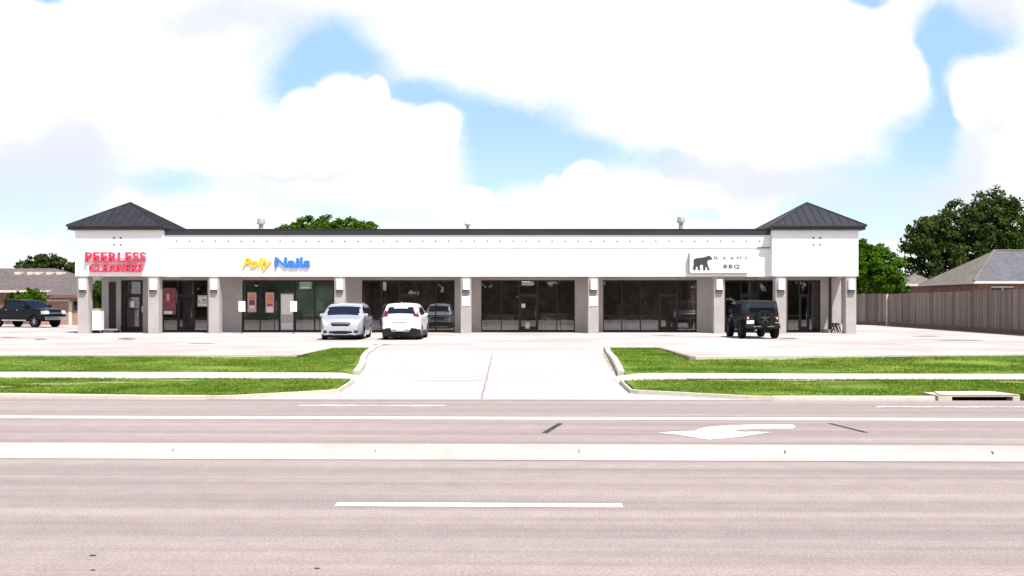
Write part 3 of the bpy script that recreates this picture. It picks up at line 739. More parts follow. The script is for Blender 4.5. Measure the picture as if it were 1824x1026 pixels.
M['lamp_glow'] = mat('lamp_glow', (.9, .88, .8), .5); b_ = M['lamp_glow'].node_tree.nodes['Principled BSDF']; b_.inputs['Emission Color'].default_value = (1, .93, .8, 1); b_.inputs['Emission Strength'].default_value = 14
def ceil_light(px, yy, label):
    x = wx(px, yy); t_ = thing('ceiling_light', label, 'ceiling light', (x, yy, 3.79)); o = t_.location
    a = MB(); a.box(x - .35, x + .35, yy - .35, yy + .35, 3.62, 3.785); a.build('housing', M['white_panel'], t_, o)
    a = MB(); a.box(x - .30, x + .30, yy - .30, yy + .30, 3.60, 3.618); a.build('diffuser', M['lamp_glow'], t_, o)
ceil_light(727, 59.6, 'lit ceiling panel in the shop behind the white SUV')
ceil_light(1190, 59.6, 'lit ceiling panel in the shop below the left edge of the bear sign')
ceil_light(938, 60.4, 'lit ceiling panel above the doorway of the centre shop')
ceil_light(548, 59.4, 'lit ceiling panel inside the nail salon')
def dining(px, yy, label, mt):
    x = wx(px, yy); t_ = thing('table', label, 'table', (x, yy, LOT + .02)); o = t_.location; z = LOT + .02
    a = MB(); a.box(x - .55, x + .55, yy - .35, yy + .35, z + .72, z + .76); a.build('tabletop', M[mt], t_, o, bevel=.01)
    for sx in (-1, 1):
        for sy in (-1, 1): a = MB(); a.bar((x + sx * .48, yy + sy * .28, z), (x + sx * .48, yy + sy * .28, z + .72), .025); a.build('leg', M['frame'], t_, o)
for px, yy, lb, mt in ((664, 59.2, 'pale table behind the glass left of the white SUV', 'poster_white'), (880, 62.0, 'pale table deep inside the centre shop left of its door', 'poster_white'), (985, 59.0, 'pale table close behind the glass right of the centre door', 'poster_white'),
                       (1100, 59.0, 'pale table behind the glass right of the sixth pillar', 'poster_white'), (1222, 59.4, 'grey table behind the glass beside the wide right pier', 'paper_grey'), (1308, 59.2, 'grey table behind the glass beside the black off-roader', 'paper_grey'), (1432, 59.0, 'grey table inside the right corner tower shop', 'paper_grey')):
    dining(px, yy, lb, mt)
# ------------------------------------------------------------------ signs
def letters(parent, o, txt, px0, px1, py0, py1, Y, depth, mt, name='lettering', **kw):
    x0, x1, z0, z1 = wx(px0, Y), wx(px1, Y), wz(py1, Y), wz(py0, Y)
    vs, fs = text_mesh(txt, x1 - x0, z1 - z0, depth, **kw)
    m = MB(); m.add(vs + np.array([x0, Y, z0]), fs); return m.build(name, M[mt], parent, o)
s = thing('shop_sign', 'two rows of red channel letters on the white left corner tower', 'sign', (wx(205, TY), TY, wz(487, TY))); o = s.location
m = MB(); m.box(wx(154, TY), wx(257, TY), TY - .07, TY - .002, wz(465.5, TY), wz(459, TY)); m.box(wx(160, TY), wx(252, TY), TY - .07, TY - .002, wz(485, TY), wz(477, TY)); m.build('raceway', M['pink_raceway'], s, o)
letters(s, o, 'PEERLESS', 151, 259, 449, 467, TY - .22, .14, 'red_letter', bold=.012, spacing=1.08)
letters(s, o, 'CLEANERS', 158, 253, 470, 484.5, TY - .22, .14, 'red_letter', bold=.012, spacing=1.08)
s = thing('shop_sign', 'yellow and blue nail salon letters on the long white fascia', 'sign', (wx(492, MY), MY, wz(480, MY))); o = s.location
letters(s, o, 'Polly', 432, 484, 459, 481, MY - .12, .10, 'yellow_letter', bold=.03, shear=.25)
letters(s, o, 'Nails', 489, 552, 458, 477, MY - .12, .10, 'blue_letter', bold=.03)
m = MB(); m.box(wx(436, MY), wx(550, MY), MY - .02, MY - .001, wz(471, MY), wz(467, MY)); m.build('raceway', M['white_panel'], s, o)
s = thing('shop_sign', 'white box sign with a dark walking bear and spaced grey letters', 'sign', (wx(1281, MY), MY, wz(486, MY))); o = s.location
bx0, bx1 = wx(1229, MY - .28), wx(1333, MY - .28); bz0, bz1 = wz(485.5, MY - .28), wz(451, MY - .28)
m = MB(); m.box(bx0, bx1, MY - .28, MY - .002, bz0, bz1); m.build('sign_box', M['white_panel'], s, o)
m = MB(); 
for q in ((bx0, bx1, bz0 - .03, bz0 - .001), (bx0, bx1, bz1 + .001, bz1 + .02), (bx0 - .03, bx0 - .001, bz0 - .03, bz1 + .02), (bx1 + .001, bx1 + .02, bz0 - .03, bz1 + .02)): m.box(q[0], q[1], MY - .285, MY - .003, q[2], q[3])
m.build('sign_frame', M['grey_panel'], s, o)
YS = MY - .30
bear = [(1234.5, 481), (1234.6, 476), (1236, 470), (1235.2, 466), (1236, 462), (1239, 460.2), (1244, 459.2), (1251, 458.6), (1257, 457.4), (1260, 455.9), (1262.5, 455), (1264.6, 455.4), (1266, 457.2), (1268.6, 459.8), (1269, 462), (1266.5, 462.6), (1263.5, 462.3),
        (1261.5, 463.6), (1260, 466.5), (1260.5, 471), (1262.6, 476.5), (1264.4, 480.3), (1264, 481.3), (1260.5, 481.2), (1259.4, 476.5), (1257, 474), (1256.6, 480), (1257, 481.2), (1252.6, 481.2), (1252.4, 474), (1252, 471),
        (1247, 472), (1246.6, 475), (1247.6, 480.4), (1247, 481.2), (1243.6, 481.2), (1242.8, 476), (1241, 473.6), (1239.6, 476), (1239.2, 481)]
m = MB(); m.prism_y([(wx(a, YS), wz(b, YS)) for a, b in bear], YS, YS + .018); m.build('bear_emblem', M['ink'], s, o)
letters(s, o, 'R', 1272, 1279.5, 456.5, 462.5, YS, .018, 'ink_grey'); letters(s, o, 'A', 1286.5, 1294, 456.5, 462.5, YS, .018, 'ink_grey'); letters(s, o, 'A', 1300.5, 1307.5, 456.5, 462.5, YS, .018, 'ink_grey')
letters(s, o, 'M', 1312.5, 1320.5, 456.5, 462.5, YS, .018, 'ink_grey'); letters(s, o, 'I', 1328, 1330, 456.5, 462.5, YS, .018, 'ink_grey')
letters(s, o, 'BBQ', 1289, 1317.5, 471, 479, YS, .018, 'ink', bold=.01, spacing=1.2)
# free-standing plates
def post_sign(px, label):
    Y = 53.6; x = wx(px, Y); s = thing('parking_sign', label, 'sign', (x, Y, LOT), group='white parking signs before the nail salon'); o = s.location
    m = MB(); m.bar((x, Y + .03, LOT), (x, Y + .03, wz(537, Y)), .028, n=8); m.build('post', M['frame'], s, o)
    m = MB(); m.box(x - .19, x + .19, Y - .012, Y, wz(555, Y), wz(536.5, Y)); m.build('sign_plate', M['white_panel'], s, o, bevel=.004)
post_sign(431, 'small white parking sign on a dark post beside the wide grey pier')
post_sign(523, 'small white parking sign on a dark post beside the nail salon door')
# posters on the glass
def poster(px0, px1, py0, py1, parts, label, cat='poster', group=None):
    Y = SY - .02 + .03; s = thing(cat, label, cat, (wx((px0 + px1) / 2, Y), Y, wz(py1, Y)), group=group); o = s.location
    m = MB(); m.box(wx(px0, Y), wx(px1, Y), Y, Y + .012, wz(py1, Y), wz(py0, Y)); m.build('sheet', M[parts[0]], s, o)
    for k, (a, b, c, d, mt) in enumerate(parts[1:]):
        m = MB(); m.box(wx(a, Y), wx(b, Y), Y - .006, Y - .001, wz(d, Y), wz(c, Y)); m.build('print', M[mt], s, o)
poster(441, 456.5, 521, 556, ['poster_pink', (444, 454, 525, 534, 'poster_orange'), (444, 454, 534.5, 543.5, 'poster_plum'), (445, 453, 545, 549, 'poster_white')], 'tall pink poster with a plum block in the nail salon window')
poster(473, 488, 521, 557, ['poster_pink', (475.5, 486, 524, 541, 'poster_orange'), (475.5, 486, 541.5, 545, 'poster_red'), (475, 486.5, 547, 556, 'poster_white')], 'tall orange poster in the nail salon window nearest the door')
poster(290, 313, 513, 560, ['poster_plum', (291.5, 296, 522, 542, 'poster_red'), (302, 308, 522, 540, 'poster_red'), (297, 301.5, 523, 536, 'poster_pink'), (292, 307, 554, 559.5, 'poster_white')], 'dark red window poster beside the left corner tower')
poster(352, 370, 526, 546, ['paper_grey', (354, 368, 529, 532, 'poster_white'), (357.5, 360, 532.5, 539, 'poster_white'), (361, 364, 532.5, 535, 'ink'), (353, 369, 541, 544, 'poster_white')], 'grey notice sheet on the glass next to the third pillar', 'notice')
poster(232.5, 239.5, 537, 547, ['poster_white'], 'small white paper notice on the dark corner tower door', 'notice')
poster(929, 935.5, 541, 548, ['poster_white'], 'small white paper notice halfway up the centre shop door', 'notice')
poster(935, 944, 574, 586, ['paper_grey', (937, 942, 576, 584, 'poster_white')], 'small pale decal low on the centre shop door', 'decal')
poster(929, 951, 502, 508.5, ['paper_grey'], 'pale number strip above the centre shop door', 'notice')
poster(682, 688, 502, 517, ['paper_grey'], 'narrow pale sheet high in the window above the silver minivan', 'notice')
poster(252.5, 258, 545, 556, ['poster_white'], 'small white plate on the pier beside the corner tower door', 'notice')
poster(533, 555, 502, 515, ['interior_green', (536, 552, 511, 513.5, 'poster_white')], 'green banner high in the window right of the salon door', 'banner')
poster(500, 523, 523, 588, ['paper_grey', (501, 522, 525, 560, 'poster_white'), (501, 522, 575, 587, 'poster_white')], 'pale reflection painted over the glass of the nail salon door', 'glass_reflection')  # pale sheet paints the light mirrored in the door glass
# things by the tower walls
Y = 54.45; x0, x1 = wx(163.5, Y), wx(177.5, Y)
s = thing('drop_box', 'tall white metal drop box with grey lid under the left corner tower', 'box', ((x0 + x1) / 2, Y + .3, LOT)); o = s.location
m = MB(); m.box(x0, x1, Y, Y + .6, LOT + .18, LOT + 1.32); m.build('cabinet', M['white_panel'], s, o, bevel=.02)
m = MB(); m.box(x0 - .02, x1 + .02, Y - .02, Y + .62, LOT + 1.325, LOT + 1.42); m.build('lid', M['grey_panel'], s, o, bevel=.015)
for a in (x0 + .06, x1 - .06):
    for b in (Y + .06, Y + .54): m = MB(); m.bar((a, b, LOT), (a, b, LOT + .178), .03); m.build('foot', M['black'], s, o)
Y = 55.3; x0, x1 = wx(164, Y), wx(209, Y)
s = thing('flat_cart', 'low dark flat cart lying on the pavement by the white drop box', 'cart', ((x0 + x1) / 2, Y + .3, LOT)); o = s.location
m = MB(); m.box(x0, x1, Y, Y + .55, LOT + .16, LOT + .23); m.build('deck', M['grey_panel'], s, o, bevel=.01)
for a in (x0 + .15, x1 - .15):
    for b in (Y + .06, Y + .5):
        m = MB(); m.lathe_y((a, b, LOT + .075), [(.0, -.02), (.075, -.02), (.075, .02), (.0, .02)], 14); m.build('wheel', M['rubber'], s, o)
m = MB(); m.bar((x1, Y + .1, LOT + .2), (x1 + .12, Y + .1, LOT + .33), .018); m.bar((x1, Y + .45, LOT + .2), (x1 + .12, Y + .45, LOT + .33), .018); m.bar((x1 + .12, Y + .1, LOT + .33), (x1 + .12, Y + .45, LOT + .33), .018); m.build('handle', M['black'], s, o)
Y = 56.0; x0, x1 = wx(1481, Y), wx(1499, Y)
s = thing('folding_stand', 'small black folding stand on splayed legs under the right corner tower', 'stand', ((x0 + x1) / 2, Y + .2, LOT)); o = s.location
for b in (Y, Y + .4):
    for p_, q_ in ((x0, x0 + .24), (x0 + .36, x0 + .20), (x1, x1 - .2)):
        m = MB(); m.bar((p_, b, LOT), (q_, b, LOT + .5), .032); m.build('leg', M['black'], s, o)
m = MB(); m.box(x0 + .12, x1 - .12, Y - .03, Y + .43, LOT + .46, LOT + .56); m.build('top_tray', M['black'], s, o, bevel=.02)
Y = 56.2; x0, x1 = wx(1466, Y), wx(1480, Y)
s = thing('planter', 'low grey trough against the wall beside the black folding stand', 'planter', ((x0 + x1) / 2, Y + .15, LOT)); o = s.location
m = MB(); m.prism_y([(x0 + .04, LOT), (x1 - .04, LOT), (x1, LOT + .17), (x0, LOT + .17)], Y, Y + .3); m.build('trough', M['grey_panel'], s, o)
m = MB(); m.box(x0 + .03, x1 - .03, Y + .03, Y + .27, LOT + .171, LOT + .185); m.build('soil', M['soil_shade'], s, o)

# ------------------------------------------------------------------ vehicles
def resample(c, step=.05):
    out = [c[0]]
    for a, b in zip(c[:-1], c[1:]):
        d = math.hypot(b[0] - a[0], b[1] - a[1]); n = max(1, int(d / step))
        for k in range(1, n + 1): out.append((a[0] + (b[0] - a[0]) * k / n, a[1] + (b[1] - a[1]) * k / n))
    for i in range(1, len(out)):
        if out[i][0] <= out[i - 1][0]: out[i] = (out[i - 1][0] + .0015, out[i][1])
    return out
def smoothc(c, it=2):
    for _ in range(it):
        o = [c[0]]
        for a, b in zip(c[:-1], c[1:]): o += [(a[0] * .8 + b[0] * .2, a[1] * .8 + b[1] * .2), (a[0] * .2 + b[0] * .8, a[1] * .2 + b[1] * .8)]
        c = o + [c[-1]]
    return c
def shell(contour, zbot, hw, rc, crown, classify, parts, ny=12, nr=16, smooth=1):
    pts = resample(smoothc(contour, smooth))
    rows = []
    for x, zt in pts:
        zb = min(zbot(x), zt - .01); r = min(rc, (zt - zb) * .45); half = []
        for k in range(nr + 1):
            z = zb + (zt - r - zb) * k / nr; half.append((x, hw(x, z), z, 's'))
        yc = hw(x, zt - r) - r
        for k in range(1, 4):
            a = math.pi / 2 * k / 3; half.append((x, yc + r * math.cos(a), zt - r + r * math.sin(a), 't'))
        for k in range(1, ny + 1):
            y = yc * (1 - k / ny); half.append((x, y, zt + crown * (1 - (y / yc) ** 2), 't'))
        rows.append(half)
    K = len(rows[0])
    for sgn in (1, -1):
        for i in range(len(rows) - 1):
            for k in range(K - 1):
                q = [rows[i][k], rows[i + 1][k], rows[i + 1][k + 1], rows[i][k + 1]]
                cx = sum(p[0] for p in q) / 4; cy = sum(p[1] for p in q) / 4; cz = sum(p[2] for p in q) / 4
                key = classify(cx, cy, cz, 's' if k < nr else 't')
                if isinstance(key, str) and key.endswith('*'): key = key[:-1] + ('L' if sgn > 0 else 'R')
                mb = parts.setdefault(key, ({}, []))
                idx = []
                for p in q:
                    v = (round(p[0], 5), round(p[1] * sgn, 5), round(p[2], 5))
                    if v not in mb[0]: mb[0][v] = len(mb[0])
                    idx.append(mb[0][v])
                idx = list(dict.fromkeys(idx))
                if len(idx) > 2: mb[1].append(tuple(idx) if sgn < 0 else tuple(reversed(idx)))
def emit(parts, spec, root):
    for key, (vs, fs) in parts.items():
        k = key.rstrip('LR') if key not in spec else key
        nm, mt = spec[k]
        m = MB(); m.v = list(vs.keys()); m.f = fs; m.m = [0] * len(fs)
        o = m.build(nm, mt, root, smooth=True, angle=38)
def arch(ws, rw, ra, sill):
    def f(x):
        z = sill(x) if callable(sill) else sill
        for w in ws:
            if abs(x - w) < ra: z = max(z, rw + math.sqrt(ra * ra - (x - w) ** 2))
        return z
    return f
def wheel(root, x, y, r, w, rimmat, spokes=5):
    s = 1 if y > 0 else -1
    m = MB(); m.lathe_y((x, y, r), [(r * .62, -w / 2), (r * .93, -w / 2), (r, -w * .36), (r, w * .36), (r * .93, w / 2), (r * .62, w / 2)], 28)
    t_ = m.build('wheel', M['rubber'], root, smooth=True, angle=35)
    m = MB(); yo = w / 2 * .8 * s
    m.lathe_y((x, y, r), [(r * .66, yo * 1.05), (r * .60, yo * 1.02), (r * .57, yo * .5), (.001, yo * .45)], 24, 0)
    for k in range(spokes):
        a = 2 * math.pi * k / spokes + .3; d = Vector((math.cos(a), 0, math.sin(a)))
        c = Vector((x, y + yo * .9, r)); m.bar(c + d * r * .08, c + d * r * .62, r * .10, r * .07, 6, 1)
    m.lathe_y((x, y, r), [(r * .16, yo * .6), (r * .15, yo * 1.0), (.001, yo * 1.02)], 14, 1)
    m.build('rim', [M['black'], rimmat], t_, smooth=True, angle=35)
def plan(x, L, a, k):
    d = abs(x) - (L / 2 - a); return 1 - k * (d / a) ** 2 if d > 0 else 1
def plate(root, x, y, z, w, h, front):
    m = MB(); m.box(x - .008, x + .008, y - w / 2, y + w / 2, z, z + h); m.build('license_plate', M['plate'], root, bevel=.003)

# --- white compact SUV, seen from behind
def suv(loc, rz):
    root = thing('parked_suv', 'white compact SUV seen from behind with dark lower bumper', 'car', loc, rz)
    L, Wd = 4.62, 1.85; ww = (-1.36, 1.34); rw = .355
    con = [(-2.22, .18), (-2.30, .28), (-2.33, .50), (-2.315, .72), (-2.27, .98), (-2.20, 1.18), (-2.02, 1.50), (-2.06, 1.57), (-1.95, 1.62), (-1.5, 1.675), (-.6, 1.70), (.2, 1.675), (.55, 1.60), (1.22, 1.11), (1.42, 1.06), (2.0, .97), (2.2, .86), (2.28, .66), (2.31, .45), (2.26, .24)]
    def hw(x, z):
        h = Wd / 2 * plan(x, L, .55, .20)
        if z > 1.05: h -= (z - 1.05) * .42
        if z < .5: h -= (.5 - z) * .12
        return h - .02 * math.exp(-((z - .75) / .1) ** 2)
    belt = lambda x: 1.10 - .03 * x
    def cl(x, y, z, k):
        if x < -1.9:
            if z < .52: return 'rear_bumper'
            if k == 't' and 1.22 < z < 1.50 and y < .60: return 'rear_window'
            if 1.06 < z < 1.36 and y > .60 and x < -2.0: return 'tail_light*'
        if z < .42 and abs(x) < 2.1: return 'sill*'
        if x > 2.1 and .56 < z < .78 and y < .45: return 'grille'
        if x > 1.85 and .72 < z < .90 and y > .5: return 'headlight*'
        if x > 2.1 and z < .42: return 'bumper'
        if k == 't' and .62 < x < 1.20 and y < .66: return 'windshield'
        if k == 's' and z > belt(x) and z < 1.53 and -1.85 < x < .95 - (z - 1.1) * 1.0 and z < 1.66 + .2 * x + (.3 if x > -1 else 0):
            if -1.12 < x < -1.04: return 'rear_pillar_trim*'
            if -.12 < x < -.02: return 'pillar_trim*'
            return 'side_window*'
        return 'body'
    parts = {}; shell(con, arch(ww, rw, .41, .16), hw, .10, .035, cl, parts, smooth=1)
    sp = {'body': ('body', M['white_paint']), 'bumper': ('front_bumper', M['black']), 'rear_bumper': ('rear_bumper', M['black']), 'sill': ('sill_trim', M['black']), 'rear_window': ('rear_window', M['car_glass']), 'tail_light': ('tail_light', M['red_lens']),
          'grille': ('grille', M['black']), 'headlight': ('headlight', M['clear_lens']), 'windshield': ('windshield', M['car_glass']), 'side_window': ('side_window', M['car_glass']), 'pillar_trim': ('pillar_trim', M['black']), 'rear_pillar_trim': ('pillar_trim', M['black'])}
    emit(parts, sp, root)
    for x in ww:
        for s in (-1, 1): wheel(root, x, s * .80, rw, .235, M['rim'])
    m = MB(); m.box(-2.2, 2.0, -.70, .70, .14, .55); m.build('underbody', M['black'], root)
    plate(root, -2.325, 0, .60 - .17, .38, .16, False)
    m = MB(); m.box(-2.30, -2.272, -.34, .34, .955, .985); m.build('trim_strip', M['chrome'], root)
    m = MB(); m.box(-2.338, -2.30, -.42, .42, .40, .45); m.build('skid_plate', M['grey_panel'], root)
    for s in (-1, 1):
        m = MB(); m.box(.62, .78, s * .90 - .10, s * .90 + .10, 1.08, 1.22); m.build('mirror', M['white_paint'], root, bevel=.04)
    m = MB(); m.bar((-1.75, 0, 1.675), (-1.85, 0, 1.75), .03, .012); m.build('antenna', M['white_paint'], root)
    return root
suv((wx(719, 46.3) + .10, 46.4, LOT), R(90))

# --- silver minivan, nose to the camera
def van(loc, rz):
    root = thing('parked_minivan', 'silver minivan parked nose out in front of the nail salon', 'car', loc, rz)
    L, Wd = 5.08, 1.98; ww = (-1.48, 1.55); rw = .335
    con = [(-2.45, .30), (-2.53, .5), (-2.54, .75), (-2.47, 1.05), (-2.36, 1.30), (-2.15, 1.60), (-1.95, 1.66), (-.6, 1.69), (.45, 1.665), (.92, 1.57), (1.72, 1.10), (1.86, 1.055), (2.28, .965), (2.43, .86), (2.50, .70), (2.53, .50), (2.53, .36), (2.47, .20)]
    def hw(x, z):
        h = Wd / 2 * plan(x, L, .85 if x > 0 else .4, .24 if x > 0 else .10)
        if z > 1.02: h -= (z - 1.02) * .36
        if z < .45: h -= (.45 - z) * .12
        return h - .018 * math.exp(-((z - .72) / .09) ** 2)
    def cl(x, y, z, k):
        if x > 1.9:
            if .66 < z < .82 and y < .47 - (.82 - z) * .5 and x > 2.3: return 'grille'
            if .29 < z < .41 and y < .52 and x > 2.3: return 'intake'
            if .70 < z < .92 and y > .56 + (z - .70) * .7 and x > 2.0: return 'headlight*'
            if .33 < z < .45 and .62 < y < .80 and x > 2.2: return 'fog_light*'
            if z < .25: return 'bumper'
        if k == 't' and .98 < x < 1.68 and y < .74: return 'windshield'
        if x < -2.1:
            if k == 't' and 1.08 < z < 1.52 and y < .68: return 'rear_window'
            if .85 < z < 1.4 and y > .72: return 'tail_light*'
        if k == 's' and 1.06 < z < 1.52 and -2.1 < x < 1.42 - (z - 1.06) * 1.35:
            if -1.05 < x < -.96: return 'rear_pillar_trim*'
            if .18 < x < .28: return 'pillar_trim*'
            return 'side_window*'
        return 'body'
    parts = {}; shell(con, arch(ww, rw, .395, .18), hw, .11, .045, cl, parts, smooth=1)
    sp = {'body': ('body', M['silver_paint']), 'bumper': ('bumper_lip', M['black']), 'rear_lip': ('rear_lip', M['black']), 'intake': ('air_intake', M['black']), 'rear_window': ('rear_window', M['car_glass']), 'tail_light': ('tail_light', M['red_lens']), 'fog_light': ('fog_light', M['black']),
          'grille': ('grille', M['black']), 'headlight': ('headlight', M['clear_lens']), 'windshield': ('windshield', M['car_glass']), 'side_window': ('side_window', M['car_glass']), 'pillar_trim': ('pillar_trim', M['black']), 'rear_pillar_trim': ('pillar_trim', M['black'])}
    emit(parts, sp, root)
    for x in ww:
        for s in (-1, 1): wheel(root, x, s * .855, rw, .225, M['rim'], 7)
    m = MB(); m.box(-2.3, 2.35, -.74, .74, .13, .55); m.build('underbody', M['black'], root)
    for s in (-1, 1):
        m = MB(); m.box(1.16, 1.32, s * 1.02 - .12, s * 1.02 + .12, 1.05, 1.22); m.build('mirror', M['silver_paint'], root, bevel=.05)
        for xa in (.32, -.95):
            m = MB(); m.box(xa, xa + .12, s * .995 - .02, s * .995 + .02, .92, .96); m.build('door_handle', M['silver_paint'], root)
    m = MB(); m.bar((2.475, -.42, .765), (2.52, 0, .765), .016); m.bar((2.52, 0, .765), (2.475, .42, .765), .016); m.lathe_y((2.52, 0, .765), [(.05, -.01), (.06, 0), (.05, .01)], 14); m.build('grille_bar', M['chrome'], root)
    for s in (-1, 1):
        m = MB(); m.bar((-1.9, s * .62, 1.71), (.3, s * .62, 1.71), .02); m.build('roof_rail', M['grey_panel'], root)
    return root
van((wx(610, 46.6) + .24, 46.6, LOT), R(-90 + 2.5))

# --- black boxy off-roader with a spare wheel
def jeep(loc, rz):
    root = thing('parked_offroader', 'black boxy off-roader seen from behind with spare wheel on its tailgate', 'car', loc, rz)
    con = [(-1.96, .52), (-1.98, .60), (-1.985, 1.14), (-1.90, 1.76), (-1.82, 1.83), (-.6, 1.85), (.25, 1.83), (.36, 1.79), (.70, 1.22), (.76, 1.19), (1.5, 1.13), (1.95, 1.05), (2.02, .98), (2.03, .58)]
    def hw(x, z):
        h = .79
        if x > .7: h = .79 - .12 * (x - .7) / 1.3
        if z > 1.18: h -= (z - 1.18) * .13
        return h
    def cl(x, y, z, k):
        if x < -1.75 and k == 't' and 1.25 < z < 1.70 and y < .60: return 'rear_window'
        if k == 's' and 1.24 < z < 1.70 and -1.8 < x < .52 - (z - 1.24) * .55:
            if -.98 < x < -.88 or -.12 < x < 0: return 'body'
            return 'side_window*'
        if k == 't' and .38 < x < .68 and y < .64: return 'windshield'
        if z > 1.70 and x < .33: return 'hard_top'
        return 'body'
    parts = {}; shell(con, arch((-1.2, 1.35), .41, .50, .50), hw, .05, .015, cl, parts, smooth=0)
    emit(parts, {'body': ('body', M['black_paint']), 'rear_window': ('rear_window', M['car_glass']), 'side_window': ('side_window', M['car_glass']), 'windshield': ('windshield', M['car_glass']), 'hard_top': ('hard_top', M['black'])}, root)
    for x in (-1.2, 1.35):
        for s in (-1, 1):
            wheel(root, x, s * .79, .41, .27, M['dark_rim'], 5)
            m = MB(); n = 9; pr = []
            for k in range(n):
                a = math.pi * k / (n - 1) * .86 + .22; pr.append((x + .53 * math.cos(a), .43 + .50 * math.sin(a)))
            vs = []
            for px_, pz in pr: vs += [(px_, s * .70, pz), (px_, s * .93, pz), (px_, s * .93, pz - .05), (px_, s * .70, pz - .05)]
            fs = []
            for k in range(n - 1):
                for j in range(4): fs.append((k * 4 + j, k * 4 + (j + 1) % 4, (k + 1) * 4 + (j + 1) % 4, (k + 1) * 4 + j))
            fs += [(0, 1, 2, 3), tuple((n - 1) * 4 + j for j in (3, 2, 1, 0))]
            m.add(vs, fs); m.build('fender_flare', M['black'], root)
    # spare wheel on the tailgate (axis along x)
    sp = MB(); tmp = MB(); tmp.lathe_y((0, 0, 0), [(.001, -.10), (.22, -.10), (.24, -.13), (.37, -.13), (.40, -.09), (.40, .09), (.37, .13), (.24, .13)], 28)
    sp.v = [(-2.13 + y, -.06 + x, .97 + z) for x, y, z in tmp.v]; sp.f = [tuple(reversed(f)) for f in tmp.f]; sp.m = tmp.m
    so = sp.build('spare_wheel', M['rubber'], root, smooth=True, angle=35)
    m = MB()
    for k in range(5):
        a = 2 * math.pi * k / 5 + .3; m.bar((-2.24, -.06 + .05 * math.cos(a), .97 + .05 * math.sin(a)), (-2.25, -.06 + .23 * math.cos(a), .97 + .23 * math.sin(a)), .04, .03, 6)
    m.bar((-2.235, -.06, .97), (-2.27, -.06, .97), .06, .05, 12); m.build('spare_rim', M['dark_rim'], so)
    m = MB(); m.box(-2.16, -1.98, -.82, .82, .50, .66); m.build('bumper', M['black'], root, bevel=.02)
    m = MB(); m.box(-2.175, -2.162, -.5, .5, .58, .62); m.build('bumper_strip', M['chrome'], root)
    m = MB(); m.box(2.0, 2.16, -.80, .80, .52, .68); m.build('front_bumper', M['black'], root, bevel=.02)
    for s in (-1, 1):
        m = MB(); m.box(-2.03, -1.97, s * .70 - .075, s * .70 + .075, .88, 1.12, 0); m.box(-2.036, -2.031, s * .70 - .04, s * .70 + .04, .95, 1.05, 1); m.build('tail_light', [M['red_lens'], M['clear_lens']], root)
        m = MB(); m.box(.45, .57, s * .93 - .10, s * .93 + .10, 1.22, 1.42); m.bar((.5, s * .78, 1.25), (.5, s * .88, 1.28), .025); m.build('mirror', M['black'], root, bevel=.03)
    plate(root, -2.02, .58, .72, .36, .17, False)
    for za in (.75, 1.0):
        m = MB(); m.box(-2.02, -1.99, -.80, -.60, za, za + .055); m.build('tailgate_hinge', M['grey_panel'], root)
    m = MB(); m.box(-1.8, 1.9, -.55, .55, .42, .7); m.build('underbody', M['black'], root)
    m = MB(); m.bar((-2.0, .35, .42), (-2.15, .35, .42), .05, n=10); m.build('exhaust', M['chrome'], root)
    return root
jeep((wx(1357, 47.4) - .44, 47.6, LOT), R(90))

